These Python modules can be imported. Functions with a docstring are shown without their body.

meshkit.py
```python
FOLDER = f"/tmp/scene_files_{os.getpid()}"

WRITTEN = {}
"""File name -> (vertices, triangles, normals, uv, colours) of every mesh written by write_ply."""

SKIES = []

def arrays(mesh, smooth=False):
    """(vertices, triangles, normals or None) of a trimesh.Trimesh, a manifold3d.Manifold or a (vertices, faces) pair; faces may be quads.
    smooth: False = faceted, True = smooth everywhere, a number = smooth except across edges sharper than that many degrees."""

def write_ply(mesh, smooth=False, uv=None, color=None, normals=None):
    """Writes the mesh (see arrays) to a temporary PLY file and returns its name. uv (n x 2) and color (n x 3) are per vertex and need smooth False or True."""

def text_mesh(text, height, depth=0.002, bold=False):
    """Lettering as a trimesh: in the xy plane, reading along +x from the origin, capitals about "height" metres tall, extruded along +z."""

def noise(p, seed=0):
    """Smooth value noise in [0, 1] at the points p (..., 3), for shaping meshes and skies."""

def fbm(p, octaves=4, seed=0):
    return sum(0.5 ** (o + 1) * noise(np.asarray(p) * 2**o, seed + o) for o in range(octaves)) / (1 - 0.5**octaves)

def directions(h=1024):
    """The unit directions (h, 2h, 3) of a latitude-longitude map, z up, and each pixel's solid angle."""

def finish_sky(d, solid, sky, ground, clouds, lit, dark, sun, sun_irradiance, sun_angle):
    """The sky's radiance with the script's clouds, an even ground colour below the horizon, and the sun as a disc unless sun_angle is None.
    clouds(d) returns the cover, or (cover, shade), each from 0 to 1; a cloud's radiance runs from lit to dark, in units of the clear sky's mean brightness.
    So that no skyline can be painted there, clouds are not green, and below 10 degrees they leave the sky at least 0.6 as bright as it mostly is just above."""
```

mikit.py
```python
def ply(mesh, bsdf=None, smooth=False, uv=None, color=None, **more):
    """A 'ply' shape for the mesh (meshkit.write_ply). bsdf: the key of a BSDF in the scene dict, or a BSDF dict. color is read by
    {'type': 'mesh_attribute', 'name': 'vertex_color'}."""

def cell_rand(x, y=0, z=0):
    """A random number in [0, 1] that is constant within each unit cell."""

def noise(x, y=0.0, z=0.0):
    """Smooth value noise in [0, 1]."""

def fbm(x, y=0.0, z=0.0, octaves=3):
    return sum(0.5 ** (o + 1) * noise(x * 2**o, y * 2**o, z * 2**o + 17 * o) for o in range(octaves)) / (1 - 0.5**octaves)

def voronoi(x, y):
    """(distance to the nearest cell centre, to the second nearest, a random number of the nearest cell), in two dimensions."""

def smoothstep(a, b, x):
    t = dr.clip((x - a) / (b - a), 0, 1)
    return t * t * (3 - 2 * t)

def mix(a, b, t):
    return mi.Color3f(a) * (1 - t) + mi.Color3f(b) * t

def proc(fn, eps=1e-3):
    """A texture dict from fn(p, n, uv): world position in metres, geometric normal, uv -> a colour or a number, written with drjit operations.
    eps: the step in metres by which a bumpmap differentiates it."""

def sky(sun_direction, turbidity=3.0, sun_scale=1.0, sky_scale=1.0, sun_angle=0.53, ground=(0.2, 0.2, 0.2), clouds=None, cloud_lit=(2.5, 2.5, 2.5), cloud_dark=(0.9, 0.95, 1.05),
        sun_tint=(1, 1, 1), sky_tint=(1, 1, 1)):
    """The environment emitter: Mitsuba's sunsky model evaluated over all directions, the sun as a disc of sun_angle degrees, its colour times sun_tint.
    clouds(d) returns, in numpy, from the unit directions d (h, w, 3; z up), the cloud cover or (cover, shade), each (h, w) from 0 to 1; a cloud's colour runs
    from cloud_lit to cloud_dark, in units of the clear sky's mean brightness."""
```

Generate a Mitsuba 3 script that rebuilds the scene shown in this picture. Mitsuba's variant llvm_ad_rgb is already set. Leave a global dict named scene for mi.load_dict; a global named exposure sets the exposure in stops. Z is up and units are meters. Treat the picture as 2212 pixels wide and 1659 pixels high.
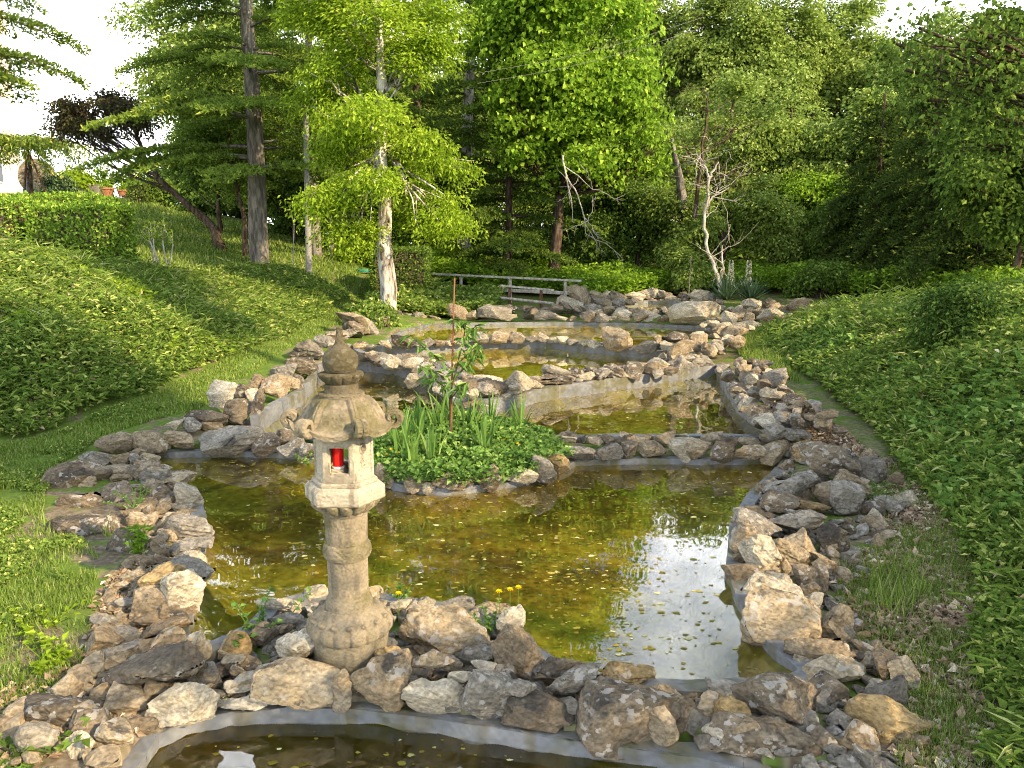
import math
import numpy as np
import trimesh
import manifold3d as m3
import shapely
from shapely.geometry import Polygon, LineString, Point
from shapely.ops import unary_union
from scipy.interpolate import RBFInterpolator, RegularGridInterpolator
import drjit as dr
import mitsuba as mi
import mikit
import meshkit
from mikit import noise, fbm, voronoi, cell_rand, smoothstep, mix

T = mi.ScalarTransform4f
scene, labels = {}, {}

# ------------------------------------------------------------------ camera, sky, exposure
FPX, PITCH, EYE = 1736.0, math.radians(9.7), 1.78
CP, SP = math.cos(PITCH), math.sin(PITCH)
scene['camera'] = {'type': 'perspective', 'fov': math.degrees(2 * math.atan(1106 / FPX)), 'fov_axis': 'x', 'near_clip': 0.05, 'far_clip': 2000.0,
                   'to_world': T().look_at(origin=[0, 0, EYE], target=[0, CP, EYE - SP], up=[0, 0, 1])}
SUN_AZ, SUN_EL = math.radians(52), math.radians(28)
SUN = (math.sin(SUN_AZ) * math.cos(SUN_EL), -math.cos(SUN_AZ) * math.cos(SUN_EL), math.sin(SUN_EL))


def cloud_cover(d):
    z = np.maximum(d[..., 2], 0.02)
    q = np.stack([d[..., 0] / (z + 0.35) * 2.2, d[..., 1] / (z + 0.35) * 2.2, z * 0 + 3.1], -1)
    c = meshkit.fbm(q, 5, seed=4)
    cover = np.clip((c - 0.47) / 0.16, 0, 1)
    low = np.clip((0.36 - d[..., 2]) / 0.16, 0, 1)
    cover = np.maximum(cover * 0.9, low * 0.95)
    shade = np.clip((meshkit.fbm(q * 1.7 + 9, 4, seed=9) - 0.4) / 0.35, 0, 1) * np.clip((d[..., 2] - 0.2) / 0.2, 0, 1)
    return cover, shade


scene['sky'] = mikit.sky(SUN, turbidity=3, clouds=cloud_cover, cloud_lit=(7.5, 7.6, 7.8), cloud_dark=(2.6, 2.9, 3.5), sun_tint=(1.0, 0.985, 0.95))
exposure = 2.9

# ------------------------------------------------------------------ helpers


def at(px, py, z):
    """The point of the horizontal plane z that lies in a direction noted while surveying the place (2212 x 1659 units)."""
    u, v = (px - 1106) / FPX, (829.5 - py) / FPX
    t = (z - EYE) / (-SP + v * CP)
    return np.array([u * t, (CP + v * SP) * t, z])


def aty(px, py, y):
    u, v = (px - 1106) / FPX, (829.5 - py) / FPX
    t = y / (CP + v * SP)
    return np.array([u * t, y, EYE + (-SP + v * CP) * t])


USED = {}


def numbered(name):
    n = USED.get(name, 0)
    USED[name] = n + 1
    return name if n == 0 else f'{name}_{n:03d}'


def put(key, mesh, bsdf, smooth=False, uv=None, to_world=None):
    d = mikit.ply(mesh, bsdf, smooth=smooth, uv=uv)
    if to_world is not None:
        d['to_world'] = to_world
    scene[key] = d
    return key


def say(key, label, category=None, group=None, kind=None):
    labels[key] = {'label': label}
    if category:
        labels[key]['category'] = category
    if group:
        labels[key]['group'] = group
    if kind:
        labels[key]['kind'] = kind


def thing(name, label, category, group=None):
    key = numbered(name)
    say(key, label, category, group)
    return key


def part(parent, name, mesh, bsdf, smooth=False, uv=None, label=None, kind=None):
    key = numbered(parent + '__' + name)
    put(key, mesh, bsdf, smooth, uv)
    if label or kind:
        labels[key] = {}
        if label:
            labels[key]['label'] = label
        if kind:
            labels[key]['kind'] = kind
    return key


def single(name, label, category, mesh, bsdf, smooth=False, uv=None, group=None):
    key = thing(name, label, category, group)
    put(key, mesh, bsdf, smooth, uv)
    return key


def ground_like(name, label, mesh, bsdf, kind, smooth=False, uv=None):
    key = numbered(name)
    put(key, mesh, bsdf, smooth, uv)
    say(key, label, kind=kind)
    return key


def cat(parts):
    """Joins (vertices, faces) pairs."""
    vs, fs, n = [], [], 0
    for v, f in parts:
        vs.append(v)
        fs.append(np.asarray(f) + n)
        n += len(v)
    return np.vstack(vs), np.vstack(fs)


def tube(points, radii, sides=6, cap=True):
    p = np.asarray(points, float)
    r = np.broadcast_to(np.asarray(radii, float), (len(p),))
    t = np.gradient(p, axis=0)
    t /= np.linalg.norm(t, axis=1, keepdims=True) + 1e-12
    ref = np.where(np.abs(t[:, 2:]) < 0.9, [[0, 0, 1.0]], [[1.0, 0, 0]])
    ref = np.broadcast_to(ref[0], p.shape) if len({tuple(x) for x in ref}) > 1 else ref
    a = np.cross(t, ref)
    a /= np.linalg.norm(a, axis=1, keepdims=True) + 1e-12
    b = np.cross(t, a)
    ang = np.arange(sides) * 2 * np.pi / sides
    v = (p[:, None] + r[:, None, None] * (np.cos(ang)[None, :, None] * a[:, None] + np.sin(ang)[None, :, None] * b[:, None])).reshape(-1, 3)
    i, j = np.meshgrid(np.arange(len(p) - 1), np.arange(sides), indexing='ij')
    k = (j + 1) % sides
    f = np.vstack([np.stack([i * sides + j, (i + 1) * sides + k, (i + 1) * sides + j], -1).reshape(-1, 3),
                   np.stack([i * sides + j, i * sides + k, (i + 1) * sides + k], -1).reshape(-1, 3)])
    if cap:
        n = len(v)
        v = np.vstack([v, p[:1], p[-1:]])
        j = np.arange(sides)
        k = (j + 1) % sides
        e = (len(p) - 1) * sides
        f = np.vstack([f, np.stack([j * 0 + n, k, j], 1), np.stack([j * 0 + n + 1, e + j, e + k], 1)])
    return v, f


def bend(p0, p1, rng, n=6, wobble=0.08, sag=0.0):
    """A crooked line from p0 to p1."""
    p0, p1 = np.asarray(p0, float), np.asarray(p1, float)
    t = np.linspace(0, 1, n)[:, None]
    L = np.linalg.norm(p1 - p0)
    off = rng.normal(0, wobble * L, (n, 3))
    off = np.cumsum(off, 0) / math.sqrt(n)
    off -= t * off[-1]
    off[0] = 0
    q = p0 + (p1 - p0) * t + off * np.sin(np.pi * t) ** 0.5
    q[:, 2] += sag * L * 4 * (t * (1 - t))[:, 0]
    return q


def lathe(profile, n=48, mod=None):
    """Revolved (radius, z) profile, bottom to top, around z; mod(angle, k) scales the radius and may lift the ring."""
    pr = np.asarray(profile, float)
    ang = np.arange(n) * 2 * np.pi / n
    v = []
    for k, (r, z) in enumerate(pr):
        s, dz = (np.ones(n), np.zeros(n)) if mod is None else mod(ang, k)
        v.append(np.stack([r * s * np.cos(ang), r * s * np.sin(ang), z + dz + 0 * ang], 1))
    m = len(pr)
    v = np.vstack(v + [[[0, 0, pr[0, 1]]], [[0, 0, pr[-1, 1]]]])
    i, j = np.meshgrid(np.arange(m - 1), np.arange(n), indexing='ij')
    k = (j + 1) % n
    f = np.vstack([np.stack([i * n + j, i * n + k, (i + 1) * n + k], -1).reshape(-1, 3), np.stack([i * n + j, (i + 1) * n + k, (i + 1) * n + j], -1).reshape(-1, 3)])
    j = np.arange(n)
    k = (j + 1) % n
    f = np.vstack([f, np.stack([j * 0 + m * n, k, j], 1), np.stack([j * 0 + m * n + 1, (m - 1) * n + j, (m - 1) * n + k], 1)])
    return v, f


def box(x0, x1, y0, y1, z0, z1):
    m = trimesh.creation.box(extents=[x1 - x0, y1 - y0, z1 - z0])
    m.apply_translation([(x0 + x1) / 2, (y0 + y1) / 2, (z0 + z1) / 2])
    return np.array(m.vertices), np.array(m.faces)


def beam(p0, p1, w, h):
    """A squared timber with slightly eased edges from p0 to p1."""
    p0, p1 = np.asarray(p0, float), np.asarray(p1, float)
    t = p1 - p0
    L = np.linalg.norm(t)
    t /= L
    ref = np.array([0, 0, 1.0]) if abs(t[2]) < 0.9 else np.array([0, 1.0, 0])
    a = np.cross(t, ref)
    a /= np.linalg.norm(a)
    b = np.cross(a, t)
    e = min(w, h) * 0.14
    ring = np.array([(w / 2 - e, h / 2), (w / 2, h / 2 - e), (w / 2, -h / 2 + e), (w / 2 - e, -h / 2), (-w / 2 + e, -h / 2), (-w / 2, -h / 2 + e), (-w / 2, h / 2 - e), (-w / 2 + e, h / 2)])
    o = ring[:, :1] * a + ring[:, 1:] * b
    v = np.vstack([p0 + o, p1 + o, [p0], [p1]])
    j = np.arange(8)
    k = (j + 1) % 8
    return v, np.vstack([np.stack([j, j + 8, k + 8], 1), np.stack([j, k + 8, k], 1), np.stack([j * 0 + 16, j, k], 1), np.stack([j * 0 + 17, k + 8, j + 8], 1)])


def leaves(P, D, N, L, W, rng, fold=0.25, wide=0.42):
    """One folded two-triangle leaf per row: base P, direction D, upper side N, length L, width W. Returns (v, f), uv with a random u per leaf."""
    n = len(P)
    D = D / (np.linalg.norm(D, axis=1, keepdims=True) + 1e-9)
    S = np.cross(D, N)
    S /= np.linalg.norm(S, axis=1, keepdims=True) + 1e-9
    N = np.cross(S, D)
    L = np.broadcast_to(L, (n,))[:, None]
    W = np.broadcast_to(W, (n,))[:, None]
    mid = P + D * L * wide + N * W * fold
    v = np.stack([P, mid + S * W * 0.5, P + D * L - N * L * 0.10, mid - S * W * 0.5], 1).reshape(-1, 3)
    i = np.arange(n)[:, None] * 4
    f = np.stack([np.hstack([i, i + 1, i + 2]), np.hstack([i, i + 2, i + 3])], 1).reshape(-1, 3)
    r = np.repeat(rng.random(n), 4)
    w = np.tile([0.0, 0.5, 1.0, 0.5], n)
    return (v, f), np.stack([r, w], 1)


def blades(P, rng, h, w, lean=0.35):
    """Grass: one thin triangle each."""
    n = len(P)
    a = rng.random(n) * 2 * np.pi
    h = h * rng.uniform(0.5, 1.2, n)
    S = np.stack([np.cos(a), np.sin(a), 0 * a], 1) * (w * rng.uniform(0.7, 1.3, n))[:, None]
    b = rng.random(n) * 2 * np.pi
    tip = P + np.stack([np.cos(b) * lean * h, np.sin(b) * lean * h, h], 1) * rng.uniform(0.6, 1.1, (n, 1))
    v = np.stack([P - S, P + S, tip], 1).reshape(-1, 3)
    f = np.arange(3 * n).reshape(-1, 3)
    return (v, f), np.stack([np.repeat(rng.random(n), 3), np.tile([0, 0, 1.0], n)], 1)


def in_poly(poly, n, rng):
    """n random points of a shapely polygon."""
    x0, y0, x1, y1 = poly.bounds
    out = np.zeros((0, 2))
    shapely.prepare(poly)
    while len(out) < n:
        q = rng.uniform([x0, y0], [x1, y1], (max(1000, int(n * 1.5)), 2))
        out = np.vstack([out, q[shapely.contains_xy(poly, q[:, 0], q[:, 1])]])
    return out[:n]


# ------------------------------------------------------------------ materials


def rgb(*c):
    return {'type': 'rgb', 'value': list(c)}


def C(*c):
    return mi.Color3f(*c)


def bumped(inner, fn, scale, eps=1e-3):
    return {'type': 'bumpmap', 'arbitrary': mikit.proc(fn, eps), 'scale': scale, 'bsdf': inner}


def rock_bsdf(key, c1, c2, c3, dark, lichen, seed, rough=0.85):
    def colour(p, n, uv):
        x, y, z = p.x + seed, p.y, p.z
        big = noise(x * 2.6, y * 2.6, z * 2.6)
        mid = fbm(x * 10, y * 10, z * 12, 4)
        fine = fbm(x * 48, y * 48, z * 60, 3)
        c = mix(C(*c1), C(*c2), smoothstep(0.3, 0.7, mid))
        c = mix(c, C(*c3), smoothstep(0.45, 0.8, big) * 0.8)
        c = c * (0.50 + 1.25 * fine)
        crack = smoothstep(0.022, 0.0, dr.abs(fbm(x * 4 + 9, y * 4, z * 7, 4) - 0.5)) * smoothstep(0.45, 0.6, noise(x * 3, y * 3 + 4, z * 3))
        crust = smoothstep(0.50, 0.62, fbm(x * 6 + 31, y * 6, z * 6, 4) + 0.10 * n.z + dark - 0.36 + 0.35 * (fine - 0.5))
        c = mix(c, C(0.050, 0.045, 0.037) * (0.30 + 1.5 * fine), crust * 0.88)
        c = c * (1 - 0.45 * crack)
        grit = fbm(x * 95, y * 95, z * 110, 2)
        c = c * (0.60 + 0.34 * smoothstep(0.25, 0.7, grit))
        pale = smoothstep(0.60, 0.68, fbm(x * 34 + 5, y * 34, z * 34, 3) + 0.12 * (lichen - 0.1)) * smoothstep(0.50, 0.66, noise(x * 6 + 2, y * 6, z * 6) + lichen - 0.12)
        return mix(c, C(0.40, 0.385, 0.35), pale * 0.55)

    def relief(p, n, uv):
        return fbm(p.x * 26 + seed, p.y * 26, p.z * 36, 4) + 0.30 * noise(p.x * 140, p.y * 140, p.z * 140)

    scene[key] = bumped({'type': 'principled', 'base_color': mikit.proc(colour), 'roughness': rough, 'specular': 0.25}, relief, 0.011)


rock_bsdf('rock_tan', (0.21, 0.164, 0.101), (0.301, 0.248, 0.168), (0.147, 0.112, 0.07), 0.095, 0.1, 3.0)
rock_bsdf('rock_cream', (0.329, 0.287, 0.203), (0.42, 0.378, 0.287), (0.252, 0.21, 0.14), -0.015, 0.05, 11.0)
rock_bsdf('rock_weathered', (0.133, 0.105, 0.07), (0.189, 0.154, 0.105), (0.091, 0.077, 0.059), 0.255, 0.24, 23.0)
rock_bsdf('rock_grey', (0.175, 0.158, 0.126), (0.252, 0.231, 0.189), (0.133, 0.115, 0.087), 0.155, 0.16, 37.0)
rock_bsdf('rock_ochre', (0.259, 0.175, 0.073), (0.322, 0.238, 0.115), (0.189, 0.13, 0.066), 0.055, 0.05, 51.0)
rock_bsdf('rock_mottled', (0.294, 0.234, 0.143), (0.364, 0.301, 0.203), (0.231, 0.171, 0.098), 0.175, 0.3, 67.0)
ROCK = {'t': 'rock_tan', 'c': 'rock_cream', 'w': 'rock_weathered', 'g': 'rock_grey', 'o': 'rock_ochre', 'm': 'rock_mottled'}


def wall_colour(p, n, uv):
    a = fbm(p.x * 3, p.y * 3, p.z * 9, 3)
    seam = smoothstep(0.06, 0.02, dr.abs(dr.sin((p.x * 1.1 + p.y * 0.9) * 3.3)))
    streak = smoothstep(0.5, 0.75, fbm(p.x * 14, p.y * 14, p.z * 2, 2))
    c = mix(C(0.105, 0.113, 0.12), C(0.20, 0.206, 0.208), a)
    c = mix(c, C(0.11, 0.10, 0.065), streak * 0.75)
    c = mix(c, C(0.10, 0.095, 0.04), smoothstep(0.52, 0.66, fbm(p.x * 5 + 3, p.y * 5, p.z * 5, 4)) * 0.7)
    return mix(c, C(0.30, 0.31, 0.31), seam * 0.2) * (0.75 + 0.5 * fbm(p.x * 40, p.y * 40, p.z * 40, 2))


scene['liner'] = bumped({'type': 'principled', 'base_color': mikit.proc(wall_colour), 'roughness': 0.55, 'specular': 0.35},
                        lambda p, n, uv: fbm(p.x * 18, p.y * 18, p.z * 18, 2), 0.01)


def bed_colour(p, n, uv):
    a = fbm(p.x * 1.3, p.y * 1.3, 2.0, 3)
    b = fbm(p.x * 5, p.y * 5, 7.0, 3)
    f = fbm(p.x * 26, p.y * 26, 1.0, 2)
    c = mix(C(0.23, 0.165, 0.016), C(0.14, 0.105, 0.013), smoothstep(0.35, 0.65, b))
    c = mix(c, C(0.20, 0.19, 0.018), smoothstep(0.40, 0.60, a) * 0.8)
    c = mix(c, C(0.07, 0.05, 0.015), smoothstep(0.56, 0.75, fbm(p.x * 3.1 + 8, p.y * 3.1, 4.0, 3)) * 0.7)
    return c * (0.35 + 0.6 * f)


scene['pond_mud'] = {'type': 'twosided', 'bsdf': {'type': 'diffuse', 'reflectance': mikit.proc(bed_colour)}}
scene['dimmed_mud'] = {'type': 'twosided', 'bsdf': {'type': 'diffuse', 'reflectance': mikit.proc(lambda p, n, uv: bed_colour(p, n, uv) * 0.30)}}  # foreground pond: shade and deeper water dimmed into the bed colour
scene['golden_mud'] = {'type': 'twosided', 'bsdf': {'type': 'diffuse', 'reflectance': mikit.proc(lambda p, n, uv: bed_colour(p, n, uv) * C(2.1, 2.3, 1.8))}}  # far ponds: the same bed colour scaled brighter
scene['water_film'] = {'type': 'thindielectric', 'int_ior': 1.47, 'ext_ior': 1.0}


def lantern_colour(p, n, uv):
    a = fbm(p.x * 14, p.y * 14, p.z * 14, 3)
    f = fbm(p.x * 120, p.y * 120, p.z * 120, 2)
    c = mix(C(0.31, 0.262, 0.182), C(0.235, 0.198, 0.135), a)
    up = smoothstep(0.95, 1.3, p.z + 0.25 * (a - 0.5))
    moss = smoothstep(0.45, 0.7, fbm(p.x * 9 + 4, p.y * 9, p.z * 9, 3) + 0.12 * up)
    c = mix(c, C(0.135, 0.12, 0.055), moss * 0.8)
    c = mix(c, C(0.085, 0.072, 0.042), smoothstep(1.14, 1.24, p.z) * 0.85)
    pale = smoothstep(0.74, 0.78, p.z) * smoothstep(1.06, 1.0, p.z)
    c = mix(c, C(0.52, 0.46, 0.355), pale * 0.8)
    foot_tone = smoothstep(0.30, 0.12, p.z + 0.1 * (a - 0.5))  # darker tone towards the foot
    c = mix(c, C(0.22, 0.19, 0.13), foot_tone * 0.7)
    streak = smoothstep(0.52, 0.70, fbm(p.x * 30, p.y * 30, p.z * 5, 3))
    c = mix(c, C(0.13, 0.115, 0.085), streak * 0.55)
    spot = smoothstep(0.62, 0.70, fbm(p.x * 48 + 7, p.y * 48, p.z * 48, 2))
    c = mix(c, C(0.30, 0.28, 0.22), spot * 0.22)
    return c * (0.62 + 0.55 * f)


scene['lantern_stone'] = bumped({'type': 'principled', 'base_color': mikit.proc(lantern_colour), 'roughness': 0.9, 'specular': 0.15},
                                lambda p, n, uv: noise(p.x * 120, p.y * 120, p.z * 120) + 0.6 * noise(p.x * 290, p.y * 290, p.z * 290), 0.008, 5e-4)


def ground_colour(p, n, uv):
    a = fbm(p.x * 0.8, p.y * 0.8, 0.0, 3)
    b = fbm(p.x * 7, p.y * 7, 3.0, 3)
    f = fbm(p.x * 45, p.y * 45, 5.0, 2)
    grass = mix(C(0.085, 0.14, 0.026), C(0.14, 0.20, 0.042), b)
    soil = mix(C(0.14, 0.11, 0.075), C(0.22, 0.185, 0.135), f)
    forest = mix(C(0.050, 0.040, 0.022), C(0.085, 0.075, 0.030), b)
    bare = smoothstep(0.50, 0.66, a * 0.55 + b * 0.5)
    # the trodden strip beside the right border holds more bare earth and litter
    strip = smoothstep(1.0, 1.6, p.x) * smoothstep(12.0, 9.0, p.y)
    c = mix(grass, soil, dr.clip(bare + strip * 0.55 * smoothstep(0.35, 0.5, b), 0, 1))
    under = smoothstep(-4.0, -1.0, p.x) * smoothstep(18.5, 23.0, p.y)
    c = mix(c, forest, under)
    return c * (0.7 + 0.6 * f)


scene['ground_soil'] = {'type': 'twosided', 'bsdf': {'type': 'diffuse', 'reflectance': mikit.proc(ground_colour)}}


def leaf_bsdf(key, dark, light, tip, trans=0.75, rough=0.45, clump=1.1):
    """Leaves: hue by clump and by leaf (uv.x is a random number of the leaf)."""
    def colour(p, n, uv):
        a = noise(p.x * clump, p.y * clump, p.z * clump)
        c = mix(C(*dark), C(*light), dr.clip(0.25 + 0.55 * uv.x + 0.5 * (a - 0.5), 0, 1))
        return mix(c, C(*tip), smoothstep(0.80, 1.0, uv.x)) * (0.62 + 0.72 * uv.x)

    scene[key] = {'type': 'principledthin', 'base_color': mikit.proc(colour), 'roughness': rough, 'diff_trans': trans, 'eta': 1.4, 'spec_trans': 0.0}


leaf_bsdf('leaf_cover', (0.106, 0.194, 0.037), (0.26, 0.375, 0.072), (0.52, 0.532, 0.169), 0.9, 0.4, 1.4)
leaf_bsdf('leaf_grass', (0.126, 0.209, 0.034), (0.252, 0.361, 0.068), (0.378, 0.399, 0.173), 0.9, 0.6, 3.0)
leaf_bsdf('leaf_locust', (0.207, 0.33, 0.025), (0.352, 0.495, 0.043), (0.476, 0.594, 0.086), 1.1, 0.45, 1.1)
leaf_bsdf('leaf_maple', (0.155, 0.291, 0.026), (0.298, 0.468, 0.05), (0.427, 0.582, 0.083), 1.1, 0.4, 1.1)
leaf_bsdf('leaf_oak', (0.182, 0.274, 0.052), (0.337, 0.446, 0.099), (0.463, 0.547, 0.181), 1.1, 0.45, 1.1)
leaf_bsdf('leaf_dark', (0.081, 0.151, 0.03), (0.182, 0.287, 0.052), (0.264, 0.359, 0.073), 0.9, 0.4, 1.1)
leaf_bsdf('leaf_hedge', (0.103, 0.22, 0.027), (0.259, 0.407, 0.053), (0.455, 0.55, 0.106), 0.7, 0.3, 5.0)
leaf_bsdf('leaf_plum', (0.055, 0.048, 0.030), (0.11, 0.105, 0.048), (0.16, 0.17, 0.07), 0.8, 0.4, 1.1)
leaf_bsdf('leaf_iris', (0.114, 0.231, 0.047), (0.228, 0.385, 0.088), (0.352, 0.462, 0.141), 1.0, 0.35, 4.0)
leaf_bsdf('leaf_yucca', (0.08, 0.145, 0.07), (0.14, 0.22, 0.105), (0.22, 0.28, 0.13), 0.5, 0.35, 4.0)
leaf_bsdf('needle_cedar', (0.133, 0.217, 0.039), (0.267, 0.375, 0.062), (0.6, 0.6, 0.123), 0.9, 0.5, 1.1)
leaf_bsdf('needle_fir', (0.091, 0.158, 0.029), (0.196, 0.288, 0.049), (0.454, 0.533, 0.103), 0.9, 0.5, 1.1)
leaf_bsdf('leaf_shrub', (0.04, 0.09, 0.02), (0.09, 0.16, 0.035), (0.14, 0.21, 0.05), 0.8, 0.4, 1.1)
leaf_bsdf('needle_yew', (0.04, 0.075, 0.018), (0.10, 0.155, 0.032), (0.50, 0.54, 0.12), 0.8, 0.5, 1.1)
leaf_bsdf('dry_leaf', (0.22, 0.15, 0.09), (0.42, 0.33, 0.23), (0.55, 0.48, 0.38), 0.3, 0.7, 6.0)
leaf_bsdf('pond_scum', (0.16, 0.13, 0.02), (0.30, 0.27, 0.06), (0.42, 0.42, 0.22), 0.2, 0.6, 3.0)


def bark_bsdf(key, c1, c2, patch=None, scale=1.0):
    def colour(p, n, uv):
        a = fbm(p.x * 22 * scale, p.y * 22 * scale, p.z * 4 * scale, 3)
        c = mix(C(*c1), C(*c2), smoothstep(0.3, 0.7, a))
        if patch is not None:
            c = mix(c, C(*patch), smoothstep(0.50, 0.58, fbm(p.x * 7 + 5, p.y * 7, p.z * 3, 3)))
        return c

    scene[key] = bumped({'type': 'twosided', 'bsdf': {'type': 'diffuse', 'reflectance': mikit.proc(colour)}},
                        lambda p, n, uv: fbm(p.x * 30 * scale, p.y * 30 * scale, p.z * 5 * scale, 3), 0.02)


bark_bsdf('bark_brown', (0.050, 0.036, 0.025), (0.125, 0.095, 0.070))
bark_bsdf('bark_pale', (0.085, 0.070, 0.055), (0.42, 0.39, 0.34), (0.50, 0.48, 0.43))
bark_bsdf('bark_grey', (0.10, 0.09, 0.075), (0.24, 0.22, 0.19))
bark_bsdf('bark_bleached', (0.30, 0.27, 0.22), (0.50, 0.47, 0.41))
bark_bsdf('wood_weathered', (0.30, 0.27, 0.23), (0.52, 0.49, 0.44), None, 1.6)
bark_bsdf('wood_brown', (0.10, 0.055, 0.032), (0.19, 0.115, 0.07), None, 1.6)
scene['cane_skin'] = {'type': 'principled', 'base_color': rgb(0.21, 0.085, 0.035), 'roughness': 0.45}
scene['plain_metal'] = {'type': 'principled', 'base_color': rgb(0.20, 0.20, 0.175), 'roughness': 0.5}
scene['dark_metal'] = {'type': 'principled', 'base_color': rgb(0.03, 0.03, 0.032), 'roughness': 0.5}
scene['red_plastic'] = {'type': 'principled', 'base_color': rgb(0.62, 0.010, 0.010), 'roughness': 0.25, 'specular': 0.5}
scene['white_wax'] = {'type': 'twosided', 'bsdf': {'type': 'diffuse', 'reflectance': rgb(0.75, 0.72, 0.66)}}
scene['yellow_petal'] = {'type': 'twosided', 'bsdf': {'type': 'diffuse', 'reflectance': rgb(0.78, 0.52, 0.01)}}
scene['cream_petal'] = {'type': 'twosided', 'bsdf': {'type': 'diffuse', 'reflectance': rgb(0.50, 0.47, 0.32)}}
scene['terracotta'] = {'type': 'principled', 'base_color': rgb(0.30, 0.13, 0.075), 'roughness': 0.8}
scene['green_hose'] = {'type': 'principled', 'base_color': rgb(0.03, 0.20, 0.13), 'roughness': 0.4}


def plaster_colour(p, n, uv):
    return mix(C(0.62, 0.50, 0.42), C(0.70, 0.60, 0.52), fbm(p.x * 2, p.y * 2, p.z * 2, 3))


scene['plaster'] = {'type': 'twosided', 'bsdf': {'type': 'diffuse', 'reflectance': mikit.proc(plaster_colour)}}
scene['dark_glass'] = {'type': 'principled', 'base_color': rgb(0.03, 0.035, 0.04), 'roughness': 0.1}
# ------------------------------------------------------------------ the ponds' outlines and levels
W = [-0.10, 0.0, 0.10, 0.20, 0.28, 0.36, 0.38]


def outline(pts, z):
    return Polygon([tuple(at(x, y, z)[:2]) for x, y in pts])


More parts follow.
